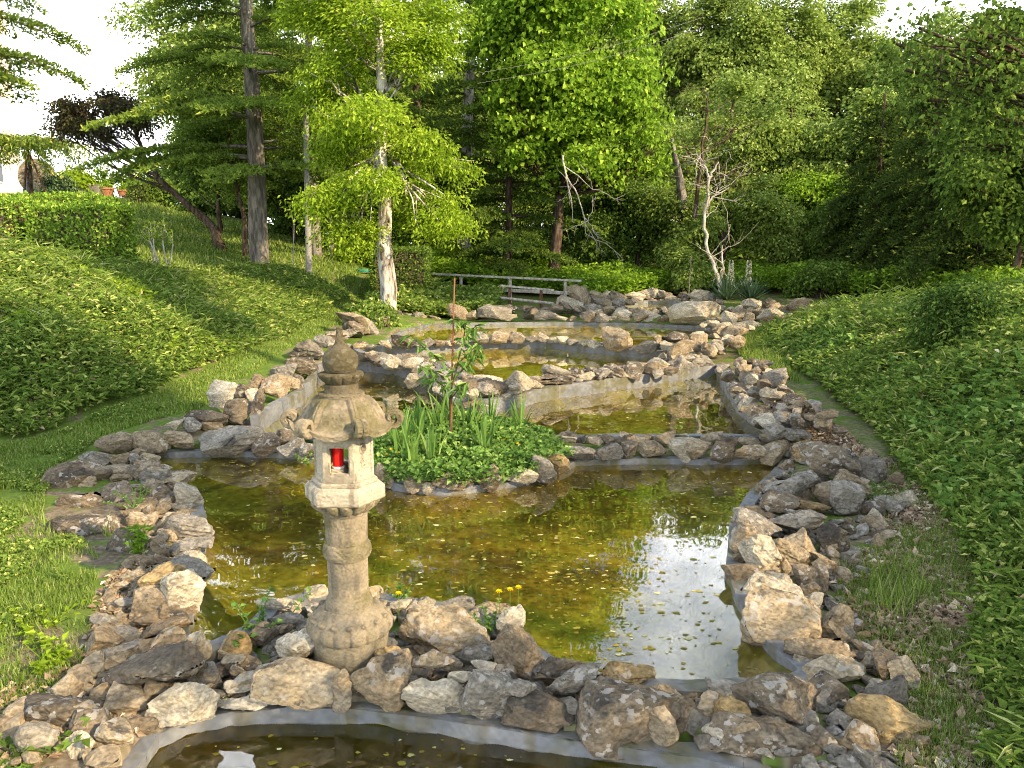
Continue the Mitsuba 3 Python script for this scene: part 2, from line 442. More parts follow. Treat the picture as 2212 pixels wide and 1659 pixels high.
pond0 = Polygon([tuple(at(x, y, W[0])[:2]) for x, y in [(318, 1659), (345, 1620), (400, 1592), (500, 1568), (620, 1560), (760, 1563), (900, 1578), (1060, 1605), (1200, 1628), (1350, 1648), (1500, 1668), (1600, 1690)]]
                + [(1.0, 2.2), (0.9, 1.5), (0.2, 1.0), (-0.9, 1.1), (-1.35, 1.7)])
pond1 = outline([(300, 988), (372, 1032), (432, 1082), (448, 1130), (442, 1250), (425, 1320), (405, 1388), (450, 1412), (530, 1372), (580, 1320), (660, 1300), (760, 1290), (840, 1300), (930, 1318), (1020, 1330), (1120, 1362), (1160, 1420),
                 (1230, 1462), (1330, 1490), (1540, 1492), (1700, 1482), (1722, 1470), (1650, 1400), (1592, 1310), (1568, 1250), (1575, 1150), (1612, 1080), (1662, 1035), (1690, 1005), (1400, 1003), (1245, 1007), (1190, 1036), (1080, 1059),
                 (960, 1069), (860, 1062), (790, 1035), (700, 992), (540, 988)], W[1])
pond2 = outline([(553, 938), (600, 905), (655, 873), (680, 842), (688, 812), (745, 797), (850, 808), (930, 832), (990, 872), (1040, 905), (1080, 890), (1200, 862), (1400, 835), (1545, 812), (1562, 842), (1592, 892), (1657, 946), (1580, 943),
                 (1200, 945), (1150, 932), (1060, 915), (960, 908), (880, 915), (840, 930), (790, 943), (690, 942), (600, 941)], W[2])
pond3 = outline([(770, 766), (900, 764), (1000, 757), (1080, 752), (1180, 752), (1260, 760), (1360, 770), (1435, 776), (1500, 787), (1400, 803), (1200, 827), (1098, 851), (1060, 857), (1012, 838), (930, 803), (850, 785), (790, 778)], W[3])
pond4 = outline([(850, 739), (880, 718), (930, 706), (1080, 703), (1200, 702), (1350, 703), (1500, 710), (1530, 716), (1500, 735), (1440, 758), (1360, 753), (1260, 743), (1180, 735), (1080, 735), (1000, 740), (900, 746), (830, 747)], W[4])
pond5 = outline([(1225, 674), (1240, 667), (1330, 662), (1400, 656), (1500, 660), (1537, 668), (1530, 675), (1420, 679), (1300, 681)], W[5])
pond6 = outline([(1640, 672), (1700, 676), (1760, 682), (1850, 686), (1910, 688), (1900, 692), (1760, 690), (1690, 685), (1640, 680)], W[6])
POOLS = [pond0, pond1, pond2, pond3, pond4, pond5, pond6]
POOLS = [p.buffer(0.12).buffer(-0.12) if p.is_valid else p.buffer(0) for p in POOLS]
RIM = [0.06, 0.05, 0.15, 0.12, 0.055, 0.08, 0.07]
all_water = unary_union([p.buffer(0.05) for p in POOLS])

# ------------------------------------------------------------------ the lie of the land
ctrl = [at(x, y, z) for x, y, z in [
    (100, 1450, 0.0), (250, 1250, 0.04), (60, 1150, 0.06), (30, 980, 0.09), (200, 960, 0.10), (400, 880, 0.2), (520, 820, 0.25), (620, 765, 0.30), (740, 700, 0.36), (800, 660, 0.42), (330, 930, 0.13),
    (0, 945, 0.12), (130, 915, 0.16), (330, 850, 0.22), (430, 800, 0.28), (600, 730, 0.36), (750, 660, 0.45),
    (2000, 850, 0.28), (1750, 800, 0.26), (1640, 720, 0.33), (1800, 930, 0.15), (2212, 1100, 0.12), (2212, 1400, 0.06), (1950, 1150, 0.03), (1950, 1400, 0.0), (2100, 1600, 0.0), (1720, 860, 0.16), (1840, 1000, 0.08),
    (100, 1640, 0.0), (1900, 1650, 0.0), (1000, 715, 0.33), (1500, 700, 0.34), (1000, 900, 0.16), (1000, 990, 0.12), (1000, 780, 0.24), (1300, 650, 0.42), (1700, 660, 0.42)]]
ctrl += [aty(x, y, d) - [0, 0, s] for x, y, d, s in [
    (0, 510, 11, 0.25), (0, 620, 9, 0.25), (0, 760, 7.7, 0.25), (250, 620, 10.6, 0.25), (250, 760, 8.6, 0.25), (240, 560, 12.7, 0.1), (400, 600, 13.5, 0.2), (400, 700, 10.9, 0.25), (600, 600, 16, 0.2), (600, 660, 13.5, 0.25),
    (700, 620, 16.5, 0.15), (300, 430, 32, 0), (490, 543, 21, 0), (562, 575, 19, 0), (670, 590, 18.5, 0), (740, 555, 24, 0), (835, 678, 15, 0), (870, 615, 19, 0), (100, 430, 30, 0), (950, 650, 18, 0.35), (1040, 640, 19, 0.3),
    (2212, 640, 9, 0.2), (1900, 690, 13, 0.2), (2212, 760, 7.6, 0.15), (2050, 690, 11, 0.2)]]
ctrl += [np.array(q, float) for q in [(-4, 0, 0), (4, 0, 0), (0, -10, 0), (-20, -10, 0.3), (20, -10, 0.3), (0, 26, 0.6), (8, 26, 0.6), (16, 24, 0.9), (-5, 28, 1.5), (0, 45, 0.7), (20, 45, 0.8), (-20, 45, 3.9), (-30, 32, 3.9), (-22, 15, 2.6),
                                      (-14, 8, 1.9), (14, 8, 1.3), (18, 14, 1.2), (60, 60, 1), (-60, 60, 4.2), (0, 90, 1), (-60, 0, 2), (60, 0, 1), (60, -60, 0.5), (-60, -60, 0.5), (-90, 100, 4.2), (90, 100, 1)]]
ctrl = np.array(ctrl)
rbf = RBFInterpolator(ctrl[:, :2], ctrl[:, 2], kernel='linear', smoothing=0.02)
xs = np.concatenate([-7.5 - np.geomspace(0.12, 400, 44)[::-1], np.arange(-7.5, 7.501, 0.1), 7.5 + np.geomspace(0.12, 400, 44)])
ys = np.concatenate([1.0 - np.geomspace(0.15, 300, 30)[::-1], np.arange(1.0, 22.01, 0.1), 22 + np.geomspace(0.12, 600, 46)])
GX, GY = np.meshgrid(xs, ys, indexing='ij')
inside = np.stack([np.clip(GX, -95, 95), np.clip(GY, -65, 105)], -1).reshape(-1, 2)
GZ = rbf(inside).reshape(GX.shape)
GZ += (meshkit.fbm(np.stack([GX * 0.9, GY * 0.9, GX * 0], -1), 3, seed=5) - 0.5) * 0.06
# the made ground beside a basin keeps clear of its walls and water
for p_, w_, r_ in zip(POOLS, W, RIM):
    d_ = shapely.distance(p_, shapely.points(GX, GY))
    k_ = np.clip(1 - d_ / 0.9, 0, 1) ** 2
    GZ = GZ * (1 - k_) + np.clip(GZ, w_ - 0.02, w_ + r_ + 0.02) * k_
gz_of = RegularGridInterpolator((xs, ys), GZ, bounds_error=False, fill_value=None)


def gz(x, y):
    out = gz_of(np.stack([np.asarray(x, float), np.asarray(y, float)], -1))
    return out if np.ndim(x) else float(out[0])


def on_ground(xy, up=0.0):
    return np.column_stack([xy, gz(xy[:, 0], xy[:, 1]) + up])


def base(px, py, y):
    """Where something stands: x from its direction at distance y, z from the ground."""
    q = aty(px, py, y)
    return np.array([q[0], y, float(gz(q[0], y))])


wet = shapely.contains_xy(all_water, GX, GY)
TZ = np.where(wet, -0.75, GZ)
nx, ny = GX.shape
idx = np.arange(nx * ny).reshape(nx, ny)
gf = np.vstack([np.stack([idx[:-1, :-1], idx[1:, :-1], idx[1:, 1:]], -1).reshape(-1, 3), np.stack([idx[:-1, :-1], idx[1:, 1:], idx[:-1, 1:]], -1).reshape(-1, 3)])
ground_like('ground', 'gently rising garden ground of grass, bare earth and woodland floor', (np.stack([GX, GY, TZ], -1).reshape(-1, 3), gf), 'ground_soil', 'structure', smooth=True)

# ------------------------------------------------------------------ basins: wall, bed, water
scene_water = []


def patch(poly, step, margin):
    grown = poly.buffer(margin)
    x0, y0, x1, y1 = grown.bounds
    x, y = np.arange(x0, x1 + step, step), np.arange(y0, y1 + step, step)
    X, Y = np.meshgrid(x, y, indexing='ij')
    ok = shapely.contains_xy(grown, X[:-1, :-1] + step / 2, Y[:-1, :-1] + step / 2)
    k = np.arange(X.size).reshape(X.shape)
    a, b, c, d = k[:-1, :-1][ok], k[1:, :-1][ok], k[1:, 1:][ok], k[:-1, 1:][ok]
    f = np.vstack([np.stack([a, b, c], 1), np.stack([a, c, d], 1)])
    used, inv = np.unique(f, return_inverse=True)
    return X.ravel()[used], Y.ravel()[used], inv.reshape(-1, 3)


NAMES = ['dark foreground pond with a curved concrete rim', 'large amber pond around the stone lantern reflecting the sky', 'second pond behind the flower island', 'V shaped middle pond of golden water',
         'curved pond beyond the middle one', 'far small pond with a pale concrete lip', 'narrow far pond beside the spiky yucca']
for i, p in enumerate(POOLS):
    step = [0.03, 0.03, 0.05, 0.06, 0.07, 0.1, 0.1][i]
    ring = p.buffer(0.09).difference(p)
    cuts = [(ring, RIM[i])]
    if i == 2:
        low = shapely.box(-9, 0, 9, 7.75)
        cuts = [(ring.intersection(low), 0.03), (ring.difference(low), RIM[i]), (ring.intersection(shapely.box(1.95, 7.08, 9, 7.75)), 0.14), (ring.intersection(shapely.box(-9, 7.25, -1.9, 7.75)), 0.14)]
    solid = [trimesh.creation.extrude_polygon(g, W[i] + hh + 0.75, engine='earcut') for rg, hh in cuts for g in getattr(rg, 'geoms', [rg]) if g.area > 1e-4]
    wv, wf = cat([(np.array(s.vertices) + [0, 0, -0.75], np.array(s.faces)) for s in solid])
    if i < 3:
        wv, wf = trimesh.remesh.subdivide_to_size(wv, wf, 0.05 if i < 2 else 0.08, max_iter=14)
        wv = wv + (np.stack([meshkit.fbm(wv * 7 + 5 * q, 3, seed=q) for q in range(3)], 1) - 0.5) * [0.03, 0.03, 0.022]
    root = numbered('pond_basin')
    say(root, 'grey lined basin wall of the ' + NAMES[i], kind='structure')
    put(root, (wv, wf), 'liner')
    x, y, f = patch(p, step * 2, 0.05)
    d = shapely.distance(p.exterior, shapely.points(x, y)) * np.where(shapely.contains_xy(p, x, y), 1, -1)
    depth = np.clip(d * 0.9, -0.02, 0.16 if i else 0.3) + (meshkit.fbm(np.stack([x * 4, y * 4, 0 * x], -1), 3, seed=2) - 0.5) * 0.05 * np.clip(d * 5, 0, 1)
    ground_like('pond_bed', 'muddy amber bed of the ' + NAMES[i], (np.stack([x, y, W[i] - depth], -1), f), ('dimmed_mud', 'pond_mud', 'pond_mud', 'golden_mud', 'golden_mud', 'golden_mud', 'golden_mud')[i], 'structure', smooth=True)
    x, y, f = patch(p, step, 0.06)
    h = 0.0
    rr = np.random.default_rng(70 + i)
    for _ in range(14):
        a, k = rr.uniform(0, 2 * np.pi), 2 * np.pi / rr.uniform(0.10, 0.7)
        h = h + np.sin(k * (np.cos(a) * x + np.sin(a) * y) + rr.uniform(0, 6.3)) / k
    h = h * (0.0013 if i < 2 else 0.0019) * (0.4 + 1.4 * meshkit.fbm(np.stack([x * 1.5, y * 1.5, 0 * x], -1), 2, seed=8))
    ground_like('pond_water', 'still water of the ' + NAMES[i], (np.stack([x, y, W[i] + h], -1), f), 'water_film', 'structure', smooth=True)

# ------------------------------------------------------------------ stones


def stone(rng, size, edge, n=13, square=3.0, rough=0.05, strata=0.0, tilt=None, rotz=None):
    """An angular field stone: the hull of random points, split finely and chipped. size: width, depth, height."""
    size = np.asarray(size, float)
    q = rng.normal(size=(n, 3))
    q /= (np.abs(q) ** square).sum(1, keepdims=True) ** (1 / square)
    q *= rng.uniform(0.84, 1.05, (n, 1))
    h = trimesh.convex.convex_hull(q)
    v, f = np.array(h.vertices), np.array(h.faces)
    v = (v - (v.max(0) + v.min(0)) / 2) / (v.max(0) - v.min(0)) * size
    if edge:
        v, f = trimesh.remesh.subdivide_to_size(v, f, edge, max_iter=12)
        m = trimesh.Trimesh(v, f, process=True)
        v, f = np.array(m.vertices), np.array(m.faces)
        nn = np.array(m.vertex_normals)
        s = float(np.mean(size))
        o = rng.uniform(0, 50, 3)
        k = (meshkit.fbm(v / s * 2.2 + o, 3, seed=1) - 0.5) * 2.4 + 0.9 * (np.abs(meshkit.fbm(v / s * 4.5 + o, 2, seed=6) - 0.5) - 0.12) * 2 + 0.5 * (meshkit.noise(v / s * 11 + o, seed=3) - 0.5)
        if strata:
            lay = v[:, 2] / size[2] * rng.uniform(4, 7) + meshkit.noise(v / s * 1.5 + o) * 1.6 + 0.5 * v[:, 0] / size[0]
            k = k + strata * (np.abs((lay % 1) - 0.5) * 2 - 0.5) * 1.6
        v = v + nn * (k * rough * s * 1.2)[:, None]
        for _ in range(int(rng.integers(7, 13))):  # chipped flat
            g = rng.normal(size=3) / size
            g /= np.linalg.norm(g)
            t = v @ g
            lim = t.max() * rng.uniform(0.66, 0.92)
            over = np.clip(t - lim, 0, None)
            v = v - g * (over * 0.93)[:, None]
        k2 = (meshkit.fbm(v / s * 9 + o, 3, seed=12) - 0.5) + 0.5 * (meshkit.noise(v / s * 26 + o, seed=13) - 0.5)
        v = (v - (v.max(0) + v.min(0)) / 2) / (v.max(0) - v.min(0)) * size + nn * (k2 * 0.026 * s)[:, None]
    if tilt is None:
        tilt = rng.normal(0, 8)
    R = trimesh.transformations.rotation_matrix(math.radians(tilt), [0, 1, 0]) @ trimesh.transformations.rotation_matrix(math.radians(rng.normal(0, 6)), [1, 0, 0])
    if rotz:
        R = trimesh.transformations.rotation_matrix(math.radians(rotz), [0, 0, 1]) @ R
    return v @ R[:3, :3].T, f


srng = np.random.default_rng(11)
HERO_TAKEN = []


def lay_hero(border, rows, zb):
    """Stones surveyed one by one: x0, y0, x1, y1 (directions of their outline), kind, [foot height], [tilt]."""
    for row in rows:
        x0, y0, x1, y1, kind = row[:5]
        z = row[5] if len(row) > 5 and row[5] is not None else zb
        tilt = row[6] if len(row) > 6 else srng.normal(0, 7)
        foot = at((x0 + x1) / 2, y1, z)
        t = foot[1] / (CP + (829.5 - y1) / FPX * SP)
        w = (x1 - x0) * t / FPX * 1.03
        app = (y1 - y0) * t / FPX * 1.0
        view = math.atan2(EYE - z, foot[1])
        d = min(w * srng.uniform(0.6, 0.9), 0.55 * app / max(math.sin(view), 0.12), 0.7)
        h = max((app - 0.7 * d * math.sin(view)) / math.cos(view), 0.5 * app, 0.04)
        lo = 0.25 * h
        edge = max(0.011, 2.6 * t / FPX)
        edge = max(edge, (w + h) / 26)
        v, f = stone(srng, (w * 1.06, d * 1.05, h + lo), edge, n=int(srng.integers(11, 18)), square=srng.uniform(2.6, 5), rough=0.055, strata=srng.uniform(0.1, 0.4) if srng.random() < 0.4 else 0.0, tilt=tilt)
        c = np.array([foot[0], foot[1] + d * 0.45, z + (h - lo) / 2])
        part(border, 'stone', (v + c, f), ROCK['g' if kind == 's' else kind])
        HERO_TAKEN.append(Point(c[0], c[1]).buffer(max(w, d) * 0.42))


def lay_row(border, line, size, kinds, z=None, spread=0.0, layers=1, gap=0.92, skip=True, lift=0.0, edge_px=3.5):
    """Stones set one after another along a line of ground points."""
    line = LineString(line)
    for lay in range(layers):
        s = srng.uniform(0, size * 0.5)
        while s < line.length:
            w = size * math.exp(srng.normal(-0.05, 0.34))
            q = line.interpolate(s + w / 2)
            q2 = line.interpolate(min(s + w / 2 + 0.05, line.length))
            a = math.degrees(math.atan2(q2.y - q.y, q2.x - q.x)) if q2.distance(q) > 1e-6 else 0
            x, y = q.x + srng.normal(0, spread), q.y + srng.normal(0, spread)
            s += w * gap
            if skip and any(p.contains(Point(x, y)) for p in HERO_TAKEN):
                continue
            h = w * srng.uniform(0.40, 0.70)
            d = w * srng.uniform(0.6, 1.0)
            zz = (z if z is not None else float(gz(x, y))) + lay * size * 0.5 + lift
            dist = math.hypot(x, y)
            edge = max(edge_px * dist / FPX, w / 9)
            v, f = stone(srng, (w * 1.05, d, h), edge, n=int(srng.integers(9, 15)), square=srng.uniform(2.6, 5), rough=0.045, tilt=srng.normal(0, 10), rotz=a + srng.normal(0, 12))
            k = kinds[int(srng.integers(len(kinds)))]
            part(border, 'stone', (v + [x, y, zz + h * 0.40], f), ROCK[k])


def line(pts, z):
    return [tuple(at(x, y, z)[:2]) for x, y in pts]


def q1(*r):
    return [(0.3335 * a, 1106 + 0.3335 * b, 0.3335 * c, 1106 + 0.3335 * d, *k) for a, b, c, d, *k in r]


def q2(*r):
    return [(737.6 + 0.3335 * a, 1106 + 0.3335 * b, 737.6 + 0.3335 * c, 1106 + 0.3335 * d, *k) for a, b, c, d, *k in r]


def q3(*r):
    return [(1475.3 + 0.3335 * a, 1106 + 0.3335 * b, 1475.3 + 0.3335 * c, 1106 + 0.3335 * d, *k) for a, b, c, d, *k in r]


def q4(*r):
    return [(0.3335 * a, 553 + 0.3335 * b, 0.3335 * c, 553 + 0.3335 * d, *k) for a, b, c, d, *k in r]


def q5(*r):
    return [(737.6 + 0.3335 * a, 553 + 0.3335 * b, 737.6 + 0.3335 * c, 553 + 0.3335 * d, *k) for a, b, c, d, *k in r]


def q6(*r):
    return [(1475.3 + 0.3335 * a, 553 + 0.3335 * b, 1475.3 + 0.3335 * c, 553 + 0.3335 * d, *k) for a, b, c, d, *k in r]


dam = thing('stone_border', 'rough stone dam in front of the lantern above the dark foreground pond', 'stone border')
lay_hero(dam, q1((1320, 1180, 1700, 1300, 'c', -0.03), (1610, 910, 2212, 1240, 'm', 0.0), (1760, 755, 2075, 940, 'c', 0.10, -25), (1410, 780, 1620, 975, 'o', 0.0, -35), (1640, 545, 1935, 665, 'c', 0.04), (1920, 480, 2110, 590, 'c', 0.03, -20),
                 (1480, 980, 1625, 1110, 'w', 0.0), (1450, 1070, 1620, 1190, 'c', 0.0), (1160, 1030, 1370, 1200, 't', 0.0), (1845, 1220, 1960, 1275, 'o', -0.06), (2000, 1200, 2085, 1290, 't', -0.06), (2080, 1205, 2212, 1295, 't', -0.06),
                 (1730, 640, 1960, 740, 'g', 0.05), (1600, 700, 1780, 860, 'w', 0.02), (2040, 600, 2160, 720, 'w', 0.06), (1930, 840, 2100, 930, 't', 0.06))
         + q2((380, 590, 925, 930, 'm', 0.04, 8), (970, 690, 1290, 1065, 't', 0.02, -14), (1005, 620, 1205, 800, 'c', 0.05, -20), (440, 560, 600, 640, 'c', 0.05), (590, 550, 860, 650, 'g', 0.03), (845, 585, 1095, 705, 't', 0.02), (310, 560, 445, 650, 'c', 0.06),
              (180, 475, 265, 550, 'c', 0.04), (160, 780, 345, 930, 'g', 0.06), (30, 900, 425, 1300, 'm', -0.03, 4), (210, 870, 445, 1010, 'o', 0.08, 20), (450, 880, 725, 1065, 't', 0.06, -10), (725, 870, 1000, 980, 'g', 0.05),
              (395, 1040, 805, 1335, 'c', -0.03, 12), (750, 975, 1145, 1375, 'g', -0.04, -8), (1050, 1085, 1260, 1190, 'g', 0.09), (1045, 1150, 1545, 1435, 'w', -0.04, 0), (1325, 975, 1690, 1185, 'g', 0.06, -12), (1280, 930, 1625, 1090, 'w', 0.03),
              (1700, 985, 2035, 1130, 'o', 0.05, 2), (1565, 1100, 2325, 1565, 'w', -0.06, 3), (690, 1030, 860, 1110, 'c', 0.06), (640, 920, 780, 1030, 'g', 0.05), (440, 1000, 580, 1080, 'g', 0.05), (-60, 1020, 60, 1280, 't', -0.02), (840, 970, 1000, 1040, 'c', 0.06))
         + q3((180, 1090, 412, 1250, 'g', 0.03), (100, 1150, 245, 1345, 't', 0.0), (190, 1195, 432, 1425, 'o', -0.02, 25), (385, 1030, 1010, 1440, 'w', -0.02, 18), (215, 1300, 935, 1670, 'w', -0.08, 14), (90, 1430, 260, 1590, 'g', -0.06), (640, 1230, 800, 1330, 'c', 0.02)), 0.0)

left = thing('stone_border', 'long pile of lichen stained rocks along the left side of the large pond', 'stone border')
lay_hero(left, q1((0, 1130, 600, 1480, 'w', -0.05, -6), (545, 870, 1240, 1320, 'w', -0.03, -28), (500, 1300, 1015, 1590, 'w', -0.1, -4), (940, 1085, 1335, 1395, 'c', -0.02, -12), (870, 800, 1210, 940, 't', 0.03), (1115, 815, 1345, 980, 'm', 0.02, 20), (880, 680, 1205, 835, 't', 0.02, -10),
                  (1010, 370, 1305, 650, 'c', 0.06, -22), (825, 470, 1250, 730, 't', 0.0, 14), (890, 325, 1175, 505, 'o', 0.12, 0), (960, 275, 1325, 525, 'g', 0.0, 0), (1080, 170, 1345, 275, 'g', 0.06, -6), (995, 155, 1085, 295, 't', 0.05), (1040, 0, 1355, 210, 'g', 0.02, 10),
                  (635, 90, 905, 320, 'w', 0.0, 0), (240, -10, 705, 220, 'w', -0.02, 0), (640, 915, 805, 1055, 't', 0.0), (570, 500, 770, 570, 'g', 0.0), (740, 560, 870, 620, 'g', 0.04), (570, 650, 770, 780, 'g', -0.01), (700, 730, 885, 890, 'g', -0.01), (500, 960, 770, 1090, 'g', -0.04),
                  (280, 1500, 515, 1630, 't', -0.05), (680, 1550, 905, 1670, 'g', -0.1), (250, 1620, 610, 1720, 'g', -0.08), (-20, 1420, 290, 1530, 't', -0.05), (560, 860, 640, 950, 'c', 0.0), (620, 1050, 720, 1140, 'g', -0.03), (760, 350, 930, 500, 't', 0.0), (690, 960, 900, 1060, 'g', -0.02),
                  (1000, 90, 1150, 180, 'g', 0.04), (820, 640, 930, 740, 't', 0.0), (450, 1100, 620, 1220, 'g', -0.04), (550, 1560, 690, 1640, 'o', -0.08))
         + q4((240, 1310, 605, 1565, 'w', 0.0, -6), (595, 1130, 835, 1265, 't', 0.10, 10), (490, 1250, 670, 1400, 'g', 0.05), (650, 1250, 885, 1350, 't', 0.09), (575, 1330, 935, 1455, 't', 0.04), (800, 1320, 1035, 1465, 't', 0.03, -22), (910, 1395, 1215, 1515, 'm', 0.03), (1095, 1480, 1290, 1650, 'c', 0.02, 14),
              (920, 1500, 1105, 1610, 't', 0.0), (320, 1510, 645, 1720, 'w', -0.03, -8), (580, 1450, 825, 1610, 'w', 0.04, 6), (780, 1540, 1025, 1690, 'w', 0.0), (1030, 1600, 1195, 1668, 'o', 0.02), (700, 1400, 820, 1480, 't', 0.05), (1180, 1630, 1310, 1690, 'm', 0.02), (480, 1420, 600, 1540, 't', 0.02)), 0.0)

right = thing('stone_border', 'heaped grey and tan rocks along the right side of the large pond', 'stone border')
lay_hero(right, q3((860, 1140, 1075, 1325, 'g', -0.02, 20), (865, 1420, 1095, 1590, 'o', -0.05), (1130, 1210, 1665, 1565, 'o', -0.05, 24), (1225, 1095, 1405, 1230, 'c', 0.0, 20), (1060, 1330, 1385, 1515, 'g', -0.05, 14), (1000, 1510, 1505, 1680, 'c', -0.06, 0), (1590, 1550, 2005, 1690, 'w', -0.06),
                   (790, 920, 1275, 1210, 'm', -0.02, 8), (690, 815, 1110, 960, 't', 0.05, 2), (400, 480, 965, 890, 'm', 0.0, 14), (420, 420, 820, 620, 'c', 0.12, 6), (815, 520, 910, 640, 'c', 0.08), (900, 600, 1145, 870, 't', 0.0, 20), (295, 320, 655, 490, 't', 0.02, 0),
                   (400, 125, 660, 360, 'c', 0.10, 26), (315, 55, 485, 270, 't', 0.06), (575, 175, 810, 350, 't', 0.06, 26), (655, 100, 895, 345, 't', 0.02), (355, -20, 655, 180, 'g', 0.08, 16), (600, -20, 925, 130, 'g', 0.08), (890, 75, 1085, 325, 'w', -0.02), (700, 340, 985, 570, 'w', 0.0, 18),
                   (1080, 880, 1295, 1010, 'w', 0.0), (1120, 760, 1215, 880, 'o', -0.02), (960, 700, 1145, 860, 'g', 0.0, 20), (840, 360, 960, 470, 'g', 0.04), (760, 440, 900, 560, 't', 0.04), (1110, 1290, 1180, 1360, 'g', 0.0), (1310, 1450, 1480, 1580, 't', -0.04), (1540, 1580, 1640, 1660, 'c', -0.06),
                   (1000, 60, 1140, 190, 'w', 0.0), (1150, 90, 1280, 150, 't', -0.01), (330, 260, 420, 340, 't', 0.04), (620, 290, 700, 390, 't', 0.05), (1000, 880, 1110, 990, 'g', 0.02))
         + q6((820, 1200, 1165, 1420, 'w', 0.16, 12), (1145, 1285, 1355, 1480, 'g', 0.08, 8), (1005, 1400, 1215, 1580, 't', 0.08, 24), (570, 1390, 885, 1570, 'g', 0.08, 0), (515, 1510, 765, 1660, 'w', 0.06), (880, 1450, 1025, 1600, 't', 0.07, 16), (960, 1440, 1185, 1670, 'g', 0.04, 24),
              (755, 1575, 975, 1670, 'o', 0.05), (1330, 1390, 1445, 1530, 't', 0.04), (1400, 1510, 1515, 1668, 'c', 0.0, 18), (720, 1380, 900, 1480, 'g', 0.13), (1170, 1250, 1310, 1330, 't', 0.10), (1180, 1590, 1330, 1690, 't', 0.02), (1300, 1290, 1400, 1400, 'w', 0.05), (420, 1610, 570, 1680, 't', 0.05)), 0.0)

cross = thing('stone_border', 'single row of stones across the ponds in front of the flower island', 'stone border')
lay_hero(cross, q4((820, 1118, 1065, 1265, 't', 0.08), (1065, 1098, 1245, 1255, 't', 0.08, -10), (1000, 1170, 1080, 1260, 'c', 0.08), (1215, 1085, 1655, 1285, 'g', 0.07, -10), (1620, 1145, 1805, 1275, 'w', 0.07), (1795, 1150, 1965, 1280, 'g', 0.07, 0), (1925, 1200, 2060, 1305, 'g', 0.07), (1410, 1265, 1530, 1295, 'g', 0.02), (1580, 1120, 1680, 1200, 'c', 0.12), (1820, 1100, 1900, 1160, 'c', 0.12))
         + q5((205, 1335, 345, 1485, 't', 0.04), (395, 1410, 565, 1525, 't', 0.02), (525, 1460, 605, 1535, 'c', 0.02), (585, 1355, 885, 1530, 'w', 0.03, 4), (880, 1333, 1042, 1522, 't', 0.03), (1048, 1365, 1270, 1482, 'c', 0.04), (1222, 1295, 1405, 1455, 'g', 0.05), (1318, 1280, 1482, 1392, 'o', 0.07, 10),
              (1400, 1215, 1635, 1335, 'g', 0.07), (1628, 1192, 1822, 1312, 'g', 0.07), (1820, 1188, 1922, 1302, 'w', 0.08), (1908, 1185, 2125, 1304, 't', 0.07), (2128, 1168, 2290, 1310, 'c', 0.07), (1430, 1160, 1525, 1215, 'c', 0.15), (1770, 1155, 1910, 1215, 'w', 0.13), (1600, 1165, 1700, 1220, 't', 0.13))
         + q6((0, 1172, 202, 1312, 't', 0.07), (195, 1155, 352, 1325, 'w', 0.07), (332, 1203, 532, 1322, 'm', 0.07), (520, 1188, 765, 1325, 't', 0.07), (748, 1188, 942, 1342, 'o', 0.07), (345, 1172, 530, 1220, 't', 0.14), (550, 1175, 760, 1205, 't', 0.16)), 0.07)

l2 = thing('stone_border', 'sunlit rocks on the left wall of the second pond, beside the mown path', 'stone border')
lay_hero(l2, q4((1320, 788, 1522, 965, 'c', 0.27, -8), (1502, 818, 1592, 890, 'w', 0.30), (1588, 758, 1705, 870, 't', 0.30), (1678, 752, 1855, 895, 'm', 0.28), (1828, 778, 1925, 858, 't', 0.28), (1895, 755, 1965, 845, 'g', 0.28), (1438, 918, 1615, 1085, 'w', 0.16), (1138, 955, 1455, 1118, 'w', 0.14, -8),
                (1268, 1038, 1415, 1135, 't', 0.12), (1625, 860, 1705, 1030, 'w', 0.24, 12), (1570, 850, 1690, 930, 'c', 0.28), (1510, 870, 1590, 930, 'g', 0.27), (1720, 700, 1910, 790, 'g', 0.32, -10), (1835, 640, 2040, 760, 'w', 0.30, -6), (1860, 590, 2010, 660, 'w', 0.30), (1905, 535, 2090, 660, 'g', 0.30, 10),
                (2020, 510, 2180, 590, 'g', 0.30), (1160, 1040, 1290, 1130, 'g', 0.16), (1050, 1060, 1180, 1130, 'c', 0.16)), 0.2)
r2 = thing('stone_border', 'wide wall of jumbled stones along the right side of the second pond', 'stone border')
for off, sz in ((0.10, 0.17), (0.27, 0.19), (0.45, 0.17), (0.60, 0.12)):
    ln = LineString(line([(1662, 946), (1597, 892), (1566, 842), (1550, 806)], 0.24)).parallel_offset(off, 'right')
    lay_row(r2, list(ln.coords), sz, 'gtgcwtm', z=0.25 + (0.05 if 0.2 < off < 0.5 else 0.0), spread=0.03, skip=False)
    if 0.2 < off < 0.5:
        lay_row(r2, list(ln.coords), 0.15, 'gtctw', z=0.38, spread=0.05, skip=False, gap=1.5)
lay_hero(r2, q6((470, 720, 530, 800, 'c', 0.28), (520, 790, 610, 870, 'o', 0.24), (690, 1030, 850, 1120, 'c', 0.22), (600, 930, 710, 970, 'g', 0.3), (550, 1080, 690, 1190, 'g', 0.22), (620, 1100, 870, 1190, 'g', 0.2), (455, 950, 640, 1110, 'w', 0.22, 10), (830, 1070, 940, 1140, 'g', 0.2)), 0.22)

